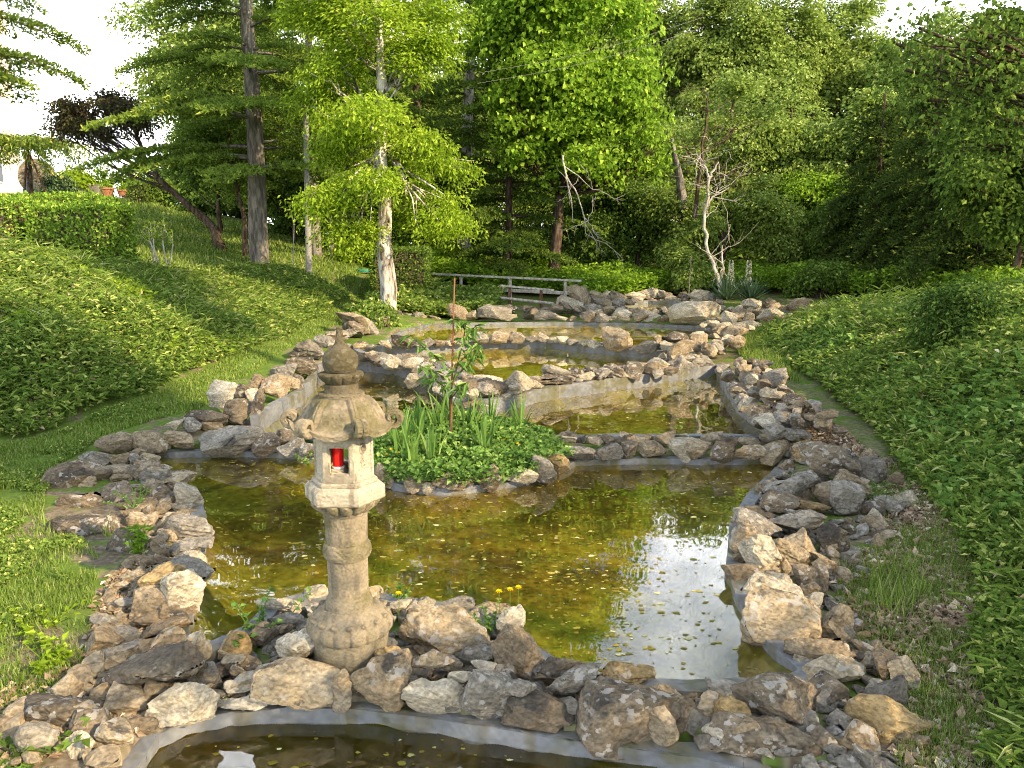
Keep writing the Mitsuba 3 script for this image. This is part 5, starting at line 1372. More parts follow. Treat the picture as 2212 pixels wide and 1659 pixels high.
def hedge(name, label, x0, x1, y0, y1, z0, z1, n, L, seed, mat='leaf_hedge', cat_='hedge', sides=True, rotz=0.0):
    r = np.random.default_rng(seed)
    t = thing(name, label, cat_)
    e = 0.07
    core = trimesh.creation.box(extents=[x1 - x0 - 2 * e, y1 - y0 - 2 * e, z1 - z0 - e])
    w, d, h = x1 - x0, y1 - y0, z1 - z0
    A = np.array([w * h, w * h, d * h, d * h, w * d])
    k = r.choice(5, n, p=A / A.sum())
    u, v = r.random(n), r.random(n)
    P = np.zeros((n, 3))
    N = np.zeros((n, 3))
    for i, (nx_, P_) in enumerate([((0, -1, 0), lambda u, v: (u * w, 0 * u, v * h)), ((0, 1, 0), lambda u, v: (u * w, 0 * u + d, v * h)), ((-1, 0, 0), lambda u, v: (0 * u, u * d, v * h)), ((1, 0, 0), lambda u, v: (0 * u + w, u * d, v * h)), ((0, 0, 1), lambda u, v: (u * w, v * d, 0 * u + h))]):
        s = k == i
        P[s] = np.stack(P_(u[s], v[s]), 1)
        N[s] = nx_
    P += np.array([x0, y0, z0]) - N * r.uniform(-0.02, 0.09, (n, 1)) + N * ((meshkit.fbm(P * 2.2, 2, seed=3) - 0.5) * 0.22)[:, None]
    mid = np.array([(x0 + x1) / 2, (y0 + y1) / 2, (z0 + z1) / 2])
    P = mid + (P - mid) * np.array([1, 1, 1])
    D = unit(N * 0.6 + r.normal(0, 0.7, (n, 3)) + [0, 0, 0.25])
    Nn = unit(N * 0.9 + r.normal(0, 0.55, (n, 3)) + [0, 0, 0.3])
    s = r.uniform(0.7, 1.25, n)
    (lv, lf), uv = leaves(P, D, Nn, L * s, L * 0.58 * s, r)
    cv = np.array(core.vertices) + mid - [0, 0, e / 2]
    if rotz:
        a = math.radians(rotz)
        R = np.array([[math.cos(a), -math.sin(a), 0], [math.sin(a), math.cos(a), 0], [0, 0, 1]])
        lv, cv = (lv - mid) @ R.T + mid, (cv - mid) @ R.T + mid
    part(t, 'core', (cv, np.array(core.faces)), 'bark_brown')
    part(t, 'foliage', (lv, lf), mat, uv=uv)
    return t


q = aty(62, 550, 12.9)
q2_ = aty(243, 556, 12.9)
hedge('hedge', 'clipped box hedge block standing nearest on the left bank', q[0], q2_[0], 12.9, 13.75, 1.50, 2.42, 9000, 0.062, 941, rotz=-4)
q = aty(3, 480, 14.4)
q2_ = aty(214, 480, 14.4)
hedge('hedge', 'clipped box hedge just behind the nearest hedge block', q[0], q2_[0], 14.3, 15.2, 1.75, 2.66, 6500, 0.062, 942)
q = aty(10, 480, 13.4)
hedge('hedge', 'short side arm of hedge at the left edge joining the two blocks', q[0] - 0.3, q[0] + 0.38, 12.95, 14.28, 1.62, 2.52, 4000, 0.062, 943)
q = aty(862, 610, 18.6)
hedge('hedge', 'dark clipped shrub just right of the flaking white trunk', q[0] - 0.62, q[0] + 0.62, 18.6, 19.8, 0.7, 1.72, 5000, 0.07, 944, mat='leaf_dark', cat_='shrub')
q = aty(294, 425, 31)
hedge('clipped_shrub', 'dark square clipped shrub at the top of the lawn', q[0] - 0.32, q[0] + 0.32, 31, 31.7, 3.35, 4.15, 1500, 0.09, 945, mat='leaf_dark', cat_='shrub')


def bush(label, px, py, Y, rad, mat, sprays, seed, L=0.09, lift=0.0, name='bush'):
    r = np.random.default_rng(seed)
    root = base(px, py, Y)
    c = root + [0, 0, rad[2] * 0.8 + lift]
    cl = clumps_in(r, c, rad, 16, 0.3)
    cl[:, 2] = np.maximum(cl[:, 2], root[2] + 0.08)
    t = thing(name, label, 'bush')
    lv, uv = foliage(r, cl, c, sprays, 13, L, L * 0.6, disc=0.22, flat=0.7, droop=0.3)
    w = []
    for q in cl:
        w.append(tube(bend(root + r.normal(0, 0.05, 3) * [1, 1, 0] - [0, 0, 0.1], q[:3], r, 5, 0.08), np.linspace(0.014, 0.005, 5), 4, False))
    part(t, 'stems', cat(w), 'bark_brown', True)
    part(t, 'foliage', lv, mat, uv=uv)
    return t


bush('dark airy shrub rising from the ground cover on the right bank', 2062, 850, 8.2, (0.42, 0.38, 0.46), 'leaf_shrub', 300, 951, 0.05, 0.25)
bush('bright sunlit bush behind the handrail of the footbridge', 1150, 605, 23.2, (0.8, 0.6, 0.75), 'leaf_maple', 420, 952, 0.10)
bush('bright bush at the left end of the handrail', 960, 600, 23.5, (0.9, 0.6, 0.6), 'leaf_locust', 380, 953, 0.10)
bush('leafy bush right of the footbridge beside the boulders', 1262, 640, 20.8, (0.55, 0.45, 0.30), 'leaf_maple', 260, 954, 0.09)
bush('yellow green bush left of the dark clipped shrub', 790, 575, 23, (0.9, 0.7, 0.55), 'leaf_locust', 380, 955, 0.10)
bush('leafy shrub at the foot of the flaking white trunk', 800, 690, 14.4, (0.45, 0.4, 0.25), 'leaf_cover', 300, 956, 0.07)
bush('green shrub left of the yucca under the bare white tree', 1480, 640, 22, (0.6, 0.5, 0.7), 'leaf_oak', 300, 957, 0.10)
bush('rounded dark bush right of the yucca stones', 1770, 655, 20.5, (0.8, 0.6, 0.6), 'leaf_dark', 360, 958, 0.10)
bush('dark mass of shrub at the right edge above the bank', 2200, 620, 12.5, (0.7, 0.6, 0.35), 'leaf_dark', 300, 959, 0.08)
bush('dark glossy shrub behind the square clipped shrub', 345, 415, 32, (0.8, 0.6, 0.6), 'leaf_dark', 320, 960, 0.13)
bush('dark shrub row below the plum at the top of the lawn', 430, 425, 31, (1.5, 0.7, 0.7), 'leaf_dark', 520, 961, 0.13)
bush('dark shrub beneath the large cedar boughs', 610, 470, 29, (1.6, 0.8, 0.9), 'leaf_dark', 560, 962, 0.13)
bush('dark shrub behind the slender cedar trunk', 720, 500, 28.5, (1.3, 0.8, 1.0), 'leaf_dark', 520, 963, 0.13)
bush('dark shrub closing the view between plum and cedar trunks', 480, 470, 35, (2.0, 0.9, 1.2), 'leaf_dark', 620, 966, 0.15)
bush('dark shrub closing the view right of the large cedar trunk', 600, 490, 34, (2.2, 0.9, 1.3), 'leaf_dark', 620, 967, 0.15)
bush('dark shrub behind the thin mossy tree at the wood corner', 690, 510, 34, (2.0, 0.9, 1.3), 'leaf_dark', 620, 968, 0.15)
bush('yellow green shrub hedge behind the low garden wall', 160, 385, 34, (1.6, 0.7, 0.75), 'leaf_locust', 520, 964, 0.14)
bush('grey green bush beside the round millstone', 120, 405, 29, (0.7, 0.5, 0.55), 'leaf_yucca', 320, 965, 0.10)

# ------------------------------------------------------------------ the island: irises, sapling and cane, flowers
isle = Polygon(w2([at(x, y, z) for x, y, z in [(800, 1010, 0.10), (860, 1035, 0.10), (960, 1042, 0.1), (1070, 1036, 0.1), (1170, 1010, 0.12), (1215, 985, 0.13), (1180, 950, 0.13), (1130, 930, 0.14), (1050, 915, 0.15), (950, 908, 0.15), (880, 920, 0.14), (820, 940, 0.12)]]))
r = np.random.default_rng(971)
xy = in_poly(isle.buffer(0.06), 1500, r)
h = 0.05 + 0.13 * meshkit.fbm(np.column_stack([xy * 3, 0 * xy[:, 0]]), 2)
lv, uv = rosettes(r, xy, h, 9, 0.042, 0.032)
ground_like('ground_cover', 'creeping green plants covering the small island between the ponds', lv, 'leaf_iris', 'stuff', uv=uv)


def strap(r, root, n, h, w, lean=0.25, mat='leaf_iris', spread=0.06):
    """Sword leaves: flat tapering blades bending outward."""
    out, uvs = [], []
    for _ in range(n):
        a = r.uniform(0, 6.283)
        d = np.array([math.cos(a), math.sin(a), 0])
        s = np.array([-math.sin(a + r.normal(0, 0.6)), math.cos(a + r.normal(0, 0.6)), 0])
        H = h * r.uniform(0.6, 1.1)
        k = np.linspace(0, 1, 6)
        ln = lean * r.uniform(0.2, 1.3)
        c = root + d * (spread * r.random() + ln * H * k ** 1.8)[:, None]
        c[:, 2] += H * (k - 0.12 * ln * k ** 3)
        ww = w * np.array([0.8, 1, 0.95, 0.8, 0.5, 0.04]) / 2
        v = np.stack([c - s * ww[:, None], c + s * ww[:, None]], 1).reshape(-1, 3)
        i = np.arange(5) * 2
        f = np.vstack([np.stack([i, i + 1, i + 3], 1), np.stack([i, i + 3, i + 2], 1)])
        out.append((v, f))
        uvs.append(np.stack([np.full(12, r.random()), np.repeat(k, 2)], 1))
    return cat(out), np.vstack(uvs)


IRIS = [(868, 985, 7, 0.34, 'tall iris clump nearest the lantern roof'), (905, 960, 8, 0.40, 'iris clump behind the one beside the lantern'), (935, 1000, 6, 0.30, 'short iris clump low on the island front'), (950, 950, 9, 0.42, 'dense iris clump left of the cane'), (1010, 945, 9, 0.38, 'iris clump just right of the cane'),
        (1045, 985, 8, 0.34, 'iris clump low right of the cane'), (1125, 940, 7, 0.34, 'iris clump standing alone at the right of the island'), (890, 1010, 6, 0.30, 'iris blades at the island edge behind the firebox'), (975, 925, 8, 0.38, 'iris clump at the back of the island behind the cane'), (1060, 925, 6, 0.32, 'iris clump in front of the dam tip')]
for k, (px, py, n, h, lab) in enumerate(IRIS):
    r = np.random.default_rng(980 + k)
    t = thing('iris_clump', lab, 'iris', 'irises on the island')
    lv, uv = strap(r, at(px, py, 0.12), n * 2 + 3, h * 1.12, 0.026, 0.42)
    part(t, 'leaves', lv, 'leaf_iris', uv=uv)

root = at(972, 970, 0.12)
Yc = root[1]
top = aty(982, 600, Yc)
r = np.random.default_rng(991)
single('cane', 'slim reddish brown cane tied beside the sapling on the island', 'cane', tube(bend(root - [0, 0, 0.1], top, r, 8, 0.004), np.linspace(0.0105, 0.006, 8), 8), 'cane_skin', True)
t = thing('peach_sapling', 'young sapling with long drooping leaves tied to the cane', 'sapling')
stem = np.array([root + [0.012, -0.02, -0.05], aty(972, 860, Yc - 0.02), aty(985, 800, Yc - 0.02), aty(1000, 740, Yc - 0.02), aty(1008, 690, Yc - 0.02)])
tw = [tube(stem, np.linspace(0.010, 0.003, 5), 7)]
nodes = []
BR = [((985, 805), (940, 770), (905, 742), (885, 722)), ((982, 830), (935, 800), (905, 790)), ((990, 785), (1015, 760), (1032, 742), (1040, 770)), ((978, 850), (945, 825), (920, 815)), ((1000, 740), (1015, 715), (1035, 700)), ((985, 810), (1010, 790), (1030, 765)), ((1004, 710), (990, 695), (980, 690)), ((976, 860), (995, 835), (1010, 825))]
for b in BR:
    dy = r.uniform(-0.15, 0.12)
    q = np.array([aty(px, py, Yc - 0.02 + dy * j / (len(b) - 1)) for j, (px, py) in enumerate(b)])
    tw.append(tube(q, np.linspace(0.005, 0.0022, len(q)), 5))
    for u in np.linspace(0.25, 1, 11):
        nodes.append(np.array([np.interp(u * (len(q) - 1), np.arange(len(q)), q[:, i]) for i in range(3)]))
for u in np.linspace(0.35, 1, 20):
    nodes.append(np.array([np.interp(u * 4, np.arange(5), stem[:, i]) for i in range(3)]))
nodes = np.repeat(np.array(nodes), 2, 0)
m = len(nodes)
a = r.random(m) * 6.283
D = unit(np.column_stack([np.cos(a), np.sin(a), r.normal(-0.45, 0.4, m)]))
lv, uv = leaves(nodes, D, unit(np.column_stack([r.normal(0, 0.3, (m, 2)), np.ones(m)])), 0.115 * r.uniform(0.6, 1.2, m), 0.030, r, fold=0.35)
part(t, 'stem', cat(tw), 'bark_brown', True)
part(t, 'leaves', lv, 'leaf_iris', uv=uv)


def flower(label, p, h, seed, size=0.016, group='yellow flowers on the island'):
    r = np.random.default_rng(seed)
    t = thing('yellow_flower', label, 'flower', group)
    c = p + [0, 0, h]
    part(t, 'stalk', tube(bend(p - [0, 0, 0.02], c, r, 4, 0.05), 0.0018, 5), 'leaf_iris', uv=None)
    n = 9
    a = np.arange(n) * 6.283 / n
    P = np.repeat(c[None], 2 * n, 0)
    a2 = np.concatenate([a, a + 0.3])
    D = np.stack([np.cos(a2), np.sin(a2), np.r_[np.full(n, 0.25), np.full(n, 0.8)]], 1)
    lv, _ = leaves(P, D, np.repeat([[0, 0, 1.0]], 2 * n, 0), size, size * 0.55, r)
    part(t, 'bloom', lv, 'yellow_petal')


FL = [(845, 985, 'yellow flower nearest the lantern roof on the island'), (860, 992, 'yellow flower second from the lantern roof on the island'), (890, 978, 'yellow flower among the irises left of the cane'), (1032, 985, 'yellow flower low to the right of the cane'),
      (1048, 925, 'yellow flower high at the back of the island'), (1075, 930, 'left one of two yellow flowers under the lone iris clump'), (1085, 928, 'right one of two yellow flowers under the lone iris clump'), (1110, 955, 'yellow flower at the right of the island'),
      (1118, 972, 'rightmost yellow flower on the island'), (1055, 948, 'yellow flower between the cane and the lone iris clump'), (1090, 962, 'yellow flower in the middle of the island right half'), (835, 996, 'leftmost yellow flower on the island')]
for k, (px, py, lab) in enumerate(FL):
    flower(lab, at(px, py, 0.15) - [0, 0, 0.05], 0.10, 1000 + k)
for k, (px, py, lab) in enumerate([(862, 1252, 'yellow flower on the weed behind the lantern shaft'), (1078, 1276, 'yellow flower left of the pair on the front rocks'), (1102, 1282, 'yellow flower beside the white pointed rock'), (1120, 1290, 'yellow flower rising over the white pointed rock')]):
    flower(lab, at(px, 1330, 0.05) * [1, 1, 0] + [0, 0, 0.03], 0.13 + 0.01 * k, 1020 + k, 0.018, None)


def weed(label, p, n, h, L, Wd, seed, mat='leaf_maple', per=12, name='weed', spread=0.07):
    r = np.random.default_rng(seed)
    t = thing(name, label, 'plant')
    st, P, D = [], [], []
    for _ in range(n):
        e = p + np.append(r.normal(0, spread, 2), h * r.uniform(0.5, 1.1))
        q = bend(p - [0, 0, 0.02], e, r, 5, 0.07)
        st.append(tube(q, np.linspace(0.0035, 0.0015, 5), 5))
        for u in r.uniform(0.25, 1, per):
            P.append([np.interp(u * 4, np.arange(5), q[:, i]) for i in range(3)])
    P = np.array(P)
    m = len(P)
    a = r.random(m) * 6.283
    lv, uv = leaves(P, unit(np.column_stack([np.cos(a), np.sin(a), r.normal(0.25, 0.35, m)])), unit(np.column_stack([r.normal(0, 0.4, (m, 2)), np.ones(m)])), L * r.uniform(0.6, 1.2, m), Wd, r)
    part(t, 'stems', cat(st), mat, uv=np.full((sum(len(s[0]) for s in st), 2), 0.4))
    part(t, 'leaves', lv, mat, uv=uv)


weed('bushy bright green plant growing between the left border rocks', at(300, 1205, 0.04), 6, 0.20, 0.055, 0.022, 1031, 'leaf_maple', 16, spread=0.09)
weed('creeping plant with round leaves left of the lantern foot', at(555, 1372, 0.03), 9, 0.13, 0.035, 0.028, 1032, 'leaf_iris', 9, spread=0.13)
weed('yellow flowered weed behind the lantern shaft', at(862, 1300, 0.03), 7, 0.12, 0.026, 0.010, 1033, 'leaf_iris', 16, spread=0.05)
weed('small green weed in front of the white pointed rock', at(1058, 1360, 0.05), 7, 0.12, 0.028, 0.014, 1034, 'leaf_iris', 14, spread=0.05)
weed('fine leaved weed on top of the left rock pile', at(290, 1090, 0.12), 8, 0.10, 0.024, 0.014, 1035, 'leaf_iris', 14, spread=0.12)
weed('grassy weed in the right rock pile', at(1900, 1090, 0.06), 12, 0.18, 0.07, 0.007, 1036, 'leaf_iris', 8, spread=0.10)
weed('dark ivy in the lower left corner', at(45, 1640, 0.0), 14, 0.06, 0.040, 0.036, 1037, 'leaf_dark', 10, name='ivy', spread=0.13)
weed('trailing creeper hanging from the island stones into the pond', at(830, 1050, 0.02), 7, 0.10, 0.030, 0.022, 1038, 'leaf_iris', 9, spread=0.10)
weed('leafy creeper hanging left of the lantern window', at(668, 1000, 0.02), 5, 0.12, 0.030, 0.022, 1039, 'leaf_iris', 9, spread=0.09)
weed('tall flowering weed in the grass left of the rocks', at(150, 1270, 0.02), 6, 0.22, 0.022, 0.010, 1040, 'leaf_grass', 10, spread=0.12)
weed('low weed at the lower left grass edge', at(110, 1440, 0.0), 14, 0.10, 0.040, 0.026, 1041, 'leaf_locust', 10, spread=0.12)
weed('broad leaved weed in the sunny left grass', at(70, 1360, 0.0), 16, 0.09, 0.034, 0.022, 1042, 'leaf_locust', 10, spread=0.16)
for k, (px, py, lab) in enumerate([(230, 1165, 'grass tuft at the foot of the left boulders'), (105, 1165, 'grass tuft left of the largest boulder'), (1990, 1290, 'seeding grass tuft beside the right path')]):
    r = np.random.default_rng(1050 + k)
    lv, uv = strap(r, at(px, py, 0.0), 14, 0.17, 0.008, 0.5)
    single('grass_tuft', lab, 'grass', lv, 'leaf_grass', uv=uv)

# yucca by the far ponds
root = base(1592, 672, 17.3) + [0, 0, 0.16]
t = thing('yucca', 'spiky blue green yucca with two cream flower spikes by the far pond', 'yucca')
for k, dx in enumerate((-0.22, 0.28)):
    r = np.random.default_rng(1060 + k)
    o, u_ = [], []
    for _ in range(130):
        a, el = r.uniform(0, 6.283), r.uniform(0.05, 1.25)
        d = np.array([math.cos(a) * math.cos(el), math.sin(a) * math.cos(el), math.sin(el)])
        s = unit(np.cross(d, [0, 0, 1]))
        L = r.uniform(0.5, 0.7)
        kk = np.linspace(0, 1, 4)
        c = root + [dx, 0, 0.12] + d * (L * kk)[:, None]
        ww = 0.034 * np.array([0.8, 1, 0.7, 0.03]) / 2
        v = np.stack([c - s * ww[:, None], c + s * ww[:, None]], 1).reshape(-1, 3)
        i = np.arange(3) * 2
        o.append((v, np.vstack([np.stack([i, i + 1, i + 3], 1), np.stack([i, i + 3, i + 2], 1)])))
        u_.append(np.full((8, 2), r.random() * 0.9))
    part(t, 'leaves', cat(o), 'leaf_yucca', uv=np.vstack(u_))
    sp = part(t, 'flower_spike', tube([root + [dx * 0.75, 0, 0.2], root + [dx * 0.75 + 0.02, 0, 0.98]], [0.014, 0.008], 6), 'leaf_iris', uv=np.zeros((14, 2)) + 0.5)
    n = 150
    z = r.uniform(0.45, 0.98, n)
    a = r.random(n) * 6.283
    R = 0.075 * (1.15 - 0.8 * (z - 0.45) / 0.55)
    P = root + np.stack([dx * 0.75 + R * np.cos(a) * 0.6, R * np.sin(a) * 0.6, z], 1)
    lv, uv = leaves(P, unit(np.stack([np.cos(a), np.sin(a), -0.8 + 0 * a], 1)), unit(np.stack([np.cos(a), np.sin(a), 0.6 + 0 * a], 1)), 0.055, 0.04, r)
    part(sp, 'blossom', lv, 'cream_petal')

# ------------------------------------------------------------------ bare trees, poles, bridge, far garden


def bare(name, label, pts, Y, r0, twigs, seed, mat='bark_bleached', cat_='tree', dy=0.0):
    r = np.random.default_rng(seed)
    t = thing(name, label, cat_)
    out = []
    ends = []
    for line_, ra, rb in pts:
        q = np.array([aty(px, py, Y + dy * j) for j, (px, py) in enumerate(line_)])
        f = np.linspace(0, len(q) - 1, len(q) * 3)
        q = np.stack([np.interp(f, np.arange(len(q)), q[:, i]) for i in range(3)], 1)
        q[1:-1] += r.normal(0, ra * 0.35, (len(q) - 2, 3))
        out.append(tube(q, np.linspace(ra, rb, len(q)), 7))
        ends.append(q)
    for _ in range(twigs):
        q = ends[int(r.integers(len(ends)))]
        p = q[int(r.integers(len(q) // 3, len(q)))]
        L = r.uniform(0.25, 1.1)
        d = unit(r.normal(size=3) * [1, 0.7, 0.8])
        w = bend(p, p + d * L, r, 6, 0.12)
        out.append(tube(w, np.linspace(0.012, 0.004, 6), 4, False))
        for _ in range(3):
            p2 = w[int(r.integers(2, 6))]
            out.append(tube(bend(p2, p2 + unit(d + r.normal(0, 0.8, 3)) * L * 0.5, r, 4, 0.1), np.linspace(0.007, 0.003, 4), 3, False))
    part(t, 'trunk', cat(out), mat, True)


bare('bare_tree', 'bleached leafless tree with a forked white trunk behind the yucca', [([(1556, 640), (1548, 590), (1530, 545), (1522, 490), (1526, 430), (1532, 385)], 0.048, 0.03), ([(1532, 385), (1545, 362), (1552, 350)], 0.03, 0.015), ([(1532, 385), (1524, 360), (1512, 340)], 0.025, 0.01), ([(1524, 450), (1540, 425), (1575, 405)], 0.03, 0.01), ([(1556, 625), (1560, 580), (1560, 530)], 0.04, 0.015)], 19.6, 0.05, 30, 1071)
bare('dead_branches', 'grey tangle of dead twigs among the oaks above the white tree', [([(1500, 470), (1512, 380), (1524, 270), (1530, 200)], 0.07, 0.012), ([(1515, 350), (1490, 330), (1470, 310)], 0.03, 0.01), ([(1520, 330), (1570, 300), (1600, 260)], 0.03, 0.01), ([(1510, 400), (1560, 380), (1620, 370)], 0.03, 0.01)], 22.2, 0.05, 46, 1072, 'bark_brown', 'branches')
bare('dead_branches', 'pale broken branches hanging under the round maple', [([(1215, 335), (1222, 380), (1250, 420), (1262, 470), (1265, 505)], 0.025, 0.01), ([(1222, 380), (1235, 430), (1238, 480)], 0.018, 0.008), ([(1262, 470), (1280, 490)], 0.012, 0.006), ([(1220, 360), (1250, 380), (1280, 410)], 0.015, 0.006)], 19.8, 0.02, 10, 1073, 'bark_bleached', 'branches')
single('leaning_trunk', 'leaning grey oak trunk without leaves beside the round maple', 'trunk', tube(bend(aty(1478, 450, 23.2), aty(1452, 300, 23.2), np.random.default_rng(5), 8, 0.02), np.linspace(0.15, 0.05, 8), 9), 'bark_grey', True)
root = aty(667, 594, 18.4)
tp = aty(660, 200, 18.4)
single('metal_pole', 'slim grey green metal pole standing beside the large cedar', 'pole', tube([root - [0, 0, 0.3], (root + tp) / 2, tp], [0.075, 0.07, 0.06], 12), 'plain_metal', 40)
single('thin_stake', 'thin pale stake stuck in the lawn left of the metal pole', 'stake', tube([aty(632, 580, 18.8), aty(636, 470, 18.8)], 0.012, 6), 'bark_bleached', True)
single('thin_stake', 'thin upright stake between the far boulders left of the yucca', 'stake', tube([base(1487, 655, 21), base(1487, 655, 21) + [0.02, 0, 1.1]], 0.014, 6), 'bark_grey', True)
for k, (y0, y1, lab) in enumerate([(190, 60, 'upper thin cable strung between the trees'), (160, 105, 'lower thin cable strung between the trees')]):
    q = np.array([aty(1080 + 400 * t_, 150 + 22 * k - 100 * t_ + 10 * math.sin(t_ * 3.14), 17 + 0.5 * k) for t_ in np.linspace(-0.12, 1.1, 14)])
    single('cable', lab, 'cable', tube(q, 0.0035, 5), 'plain_metal', True)

# footbridge rails
fb_ = thing('footbridge_rail', 'long weathered handrail on the far side of the footbridge', 'handrail')
Yb = 20.2
P0, P1 = aty(897, 590, Yb + 0.8), aty(1255, 607, Yb - 1.0)


def on_rail(px, y0=P0, y1=P1):
    k = (px - 897) / (1255 - 897)
    return y0 + (y1 - y0) * k


part(fb_, 'rail', beam(P0, P1, 0.08, 0.05), 'wood_weathered')
part(fb_, 'lower_rail', beam(on_rail(925) - [0, 0, 0.33], on_rail(1250) - [0, 0, 0.30], 0.05, 0.08), 'wood_weathered')
for px, ln in ((905, 0.50), (1002, 0.70), (1110, 0.85), (1224, 0.66)):
    q = on_rail(px)
    part(fb_, 'post', beam(q - [0, -0.02, ln], q - [0, -0.02, 0.03], 0.075, 0.07), 'wood_weathered')
nb = thing('footbridge_rail', 'short nearer handrail of the footbridge on two brown posts', 'handrail')
Yn = 18.6
A0, A1 = aty(1080, 617, Yn), aty(1196, 627, Yn - 0.2)
part(nb, 'rail', beam(A0, A1, 0.05, 0.045), 'wood_weathered')
part(nb, 'lower_rail', tube([aty(1078, 643, Yn), aty(1196, 656, Yn - 0.2)], 0.034, 9), 'wood_weathered', 40)
for px, py0, py1 in ((1101, 618, 668), (1169, 624, 672)):
    part(nb, 'post', beam(aty(px, py1, Yn + 0.05), aty(px, py0, Yn + 0.05), 0.07, 0.07), 'wood_brown')
single('stone_post', 'small rough stone post left of the yucca at the far pond', 'post', stone(np.random.default_rng(8), (0.17, 0.17, 0.5), 0.04, rough=0.05, tilt=6)[0] + base(1536, 672, 17.6) + [0, 0, 0.2] if False else (lambda s: (s[0] + base(1536, 672, 17.6) + [0, 0, 0.2], s[1]))(stone(np.random.default_rng(8), (0.17, 0.17, 0.5), 0.04, rough=0.05, tilt=6)), 'rock_grey')
q = aty(765, 582, 22)
r = np.random.default_rng(3)
coil = np.array([[0.22 * math.cos(a) * (1 + 0.1 * math.sin(3 * a)), 0.22 * math.sin(a), 0.0025 * a] for a in np.linspace(0, 25, 110)])
single('garden_hose', 'turquoise garden hose coiled on the lawn left of the white trunk', 'hose', tube(coil + base(788, 584, 21.5) + [0, 0, 0.03], 0.014, 6), 'green_hose', True)

# staked roses with white painted stems
t = thing('rose_bush', 'young bare rose bush with pale stems on the bank edge', 'shrub')
r = np.random.default_rng(1081)
nodes = []
for px, h in ((331, 0.30), (337, 0.32), (343, 0.28), (360, 0.32), (366, 0.24)):
    p = aty(px, 558 + r.uniform(-2, 3), 13.9)
    e = p + [r.normal(0, 0.05), r.normal(0, 0.05), h]
    st = part(t, 'stem', tube(bend(p - [0, 0, 0.1], e, r, 5, 0.02), 0.013, 7), 'bark_bleached', True)
    tw = []
    for _ in range(5):
        e2 = e + np.append(r.normal(0, 0.10, 2), r.uniform(0.05, 0.38))
        w = bend(e, e2, r, 5, 0.1)
        tw.append(tube(w, np.linspace(0.008, 0.003, 5), 4, False))
        nodes += [w[j] for j in range(1, 5) for _ in range(3)]
    part(st, 'twig', cat(tw), 'bark_bleached', True)
nodes = np.array(nodes)
lv, uv = leaves(nodes, unit(r.normal(size=nodes.shape)), unit(r.normal(size=nodes.shape) + [0, 0, 1]), 0.05, 0.028, r)
part(t, 'leaves', lv, 'leaf_locust', uv=uv)

# the top of the lawn: millstone, lamp, wall, pots, arches, building
p = base(68, 405, 29)
z0 = aty(68, 408, 29)[2]
disc, _ = None, None
dm = trimesh.creation.cylinder(radius=0.62, height=0.22, sections=40)
dm.apply_transform(trimesh.transformations.rotation_matrix(math.pi / 2, [1, 0, 0]))
single('round_stone', 'large upright round stone disc behind the weeping cedar props', 'stone disc', (np.array(dm.vertices) + [p[0], 29.4, z0 + 0.45], np.array(dm.faces)), 'rock_tan', 40)
t = thing('garden_lamp', 'dark iron garden lamp post before the round stone disc', 'lamp')
v, f = lathe([(0.09, -0.3), (0.08, 0.05), (0.04, 0.10), (0.035, 0.5), (0.06, 0.53), (0.035, 0.56), (0.03, 0.8)], 16)
part(t, 'post', (v + [aty(62, 405, 27.6)[0], 27.6, z0], f), 'dark_metal', 40)
v, f = lathe([(0.03, 0.8), (0.09, 0.86), (0.11, 1.02), (0.12, 1.04), (0.02, 1.14)], 12)
part(t, 'lantern_head', (v + [aty(62, 405, 27.6)[0], 27.6, z0], f), 'dark_metal', 30)
x0, x1 = aty(130, 405, 33.5)[0], aty(232, 405, 33.5)[0]
zw = aty(200, 398, 33.5)[2]
single('garden_wall', 'low mossy garden wall at the top of the lawn', 'wall', box(x0, x1, 33.5, 33.9, zw - 0.9, zw), 'rock_grey')
for k, (px, py, s, lab) in enumerate([(232, 425, 1.0, 'terracotta pot left of the pair at the top of the lawn'), (265, 425, 0.75, 'smaller terracotta pot beside the square clipped shrub')]):
    t = thing('flower_pot', lab, 'pot')
    q = aty(px, py, 32.2)
    v, f = lathe([(0.16 * s, 0), (0.24 * s, 0.26 * s), (0.28 * s, 0.27 * s), (0.28 * s, 0.34 * s), (0.24 * s, 0.34 * s), (0.23 * s, 0.30 * s)], 28)
    part(t, 'pot', (v + q, f), 'terracotta', 40)
    r = np.random.default_rng(1090 + k)
    m = 260
    P = q + [0, 0, 0.40 * s] + r.normal(0, 0.13 * s, (m, 3))
    lv, uv = leaves(P, unit(r.normal(size=(m, 3)) + [0, 0, 0.6]), unit(r.normal(size=(m, 3)) + [0, 0, 1]), 0.10, 0.05, r)
    part(t, 'foliage', lv, 'leaf_maple', uv=uv)
q0, q1_ = aty(205, 432, 31.8), aty(280, 432, 31.8)
single('stone_kerb', 'pale stone kerb under the flower pots', 'kerb', box(q0[0], q1_[0], 31.8, 32.0, q0[2] - 0.35, q0[2] + 0.10), 'rock_cream')
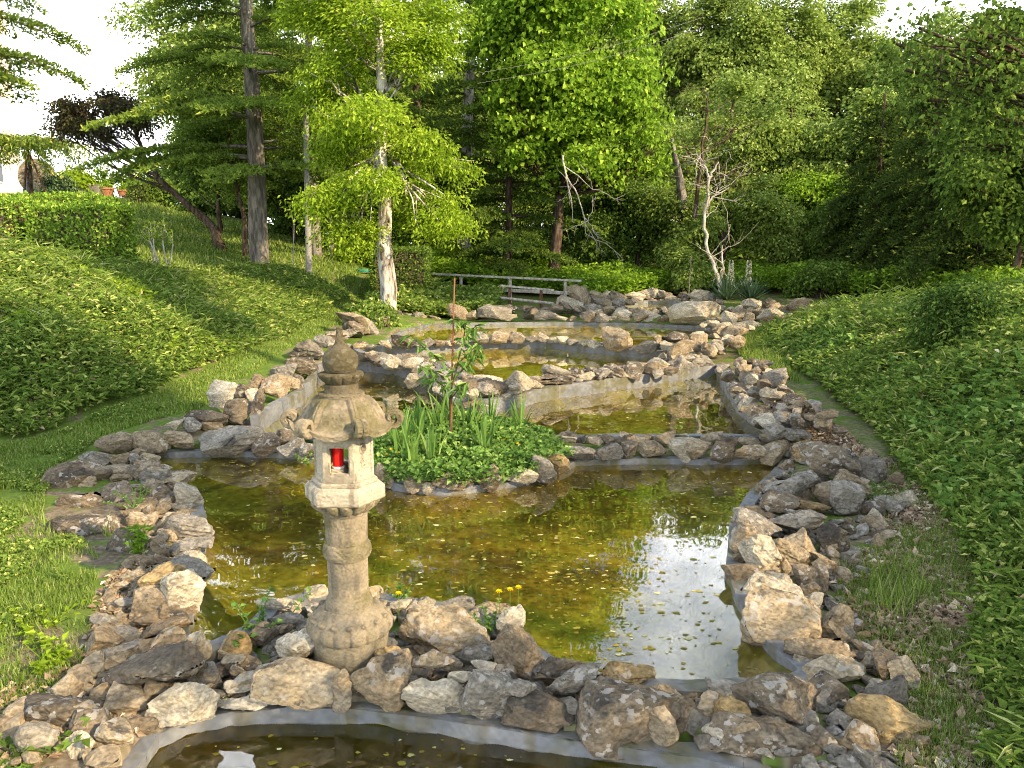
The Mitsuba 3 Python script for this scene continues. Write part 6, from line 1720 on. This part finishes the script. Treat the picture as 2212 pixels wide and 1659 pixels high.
for k, (px, w, top_, lab) in enumerate([(253, 0.95, 388, 'taller clipped green arch beyond the flower pots'), (217, 0.72, 398, 'lower clipped green arch left of the taller one')]):
    r = np.random.default_rng(1095 + k)
    t = thing('hedge_arch', lab, 'hedge')
    q = aty(px, 425, 36)
    H = aty(px, top_, 36)[2] - q[2]
    n = 1800
    a = r.uniform(0, 1, n)
    ang = np.pi * a
    side = r.random(n)
    zz = np.where(side < 0.45, r.random(n) * (H - w * 0.5), H - w * 0.5 + np.sin(ang) * w * 0.5)
    xx = np.where(side < 0.45, np.sign(r.random(n) - 0.5) * w * 0.5, np.cos(ang) * w * 0.5)
    P = q + np.stack([xx, r.uniform(-0.25, 0.25, n), zz], 1) + r.normal(0, 0.05, (n, 3))
    lv, uv = leaves(P, unit(r.normal(size=(n, 3))), unit(r.normal(size=(n, 3)) + [0, 0, 0.5]), 0.12, 0.08, r)
    part(t, 'foliage', lv, 'leaf_dark', uv=uv)
    th = np.linspace(0, np.pi, 9)
    ar = np.vstack([[[w / 2, 0, -0.2]], np.stack([np.cos(th) * w / 2, 0 * th, H - w / 2 + np.sin(th) * w / 2], 1), [[-w / 2, 0, -0.2]]])
    part(t, 'frame', tube(ar + q, 0.03, 6), 'bark_brown', True)

b = thing('villa', 'pale pink plastered villa behind the dark cedar at the left edge', 'building')
bx1 = aty(38, 300, 50)[0]
part(b, 'wall', box(bx1 - 11, bx1, 40, 50, 2.5, 19.5), 'plaster')
part(b, 'roof', box(bx1 - 11.3, bx1 + 0.35, 39.7, 50.3, 19.5, 19.8), 'terracotta')
for k in range(2):
    for j in range(2):
        y = 44.2 + 3.4 * j
        w_ = part(b, 'window', box(bx1 + 0.002, bx1 + 0.06, y - 0.55, y + 0.55, 5.4 + 3.6 * k, 7.1 + 3.6 * k), 'white_wax')
        for s_ in (-1, 1):
            part(w_, 'pane', box(bx1 + 0.062, bx1 + 0.085, y + s_ * 0.25 - 0.21, y + s_ * 0.25 + 0.21, 5.5 + 3.6 * k, 7.0 + 3.6 * k), 'dark_glass')
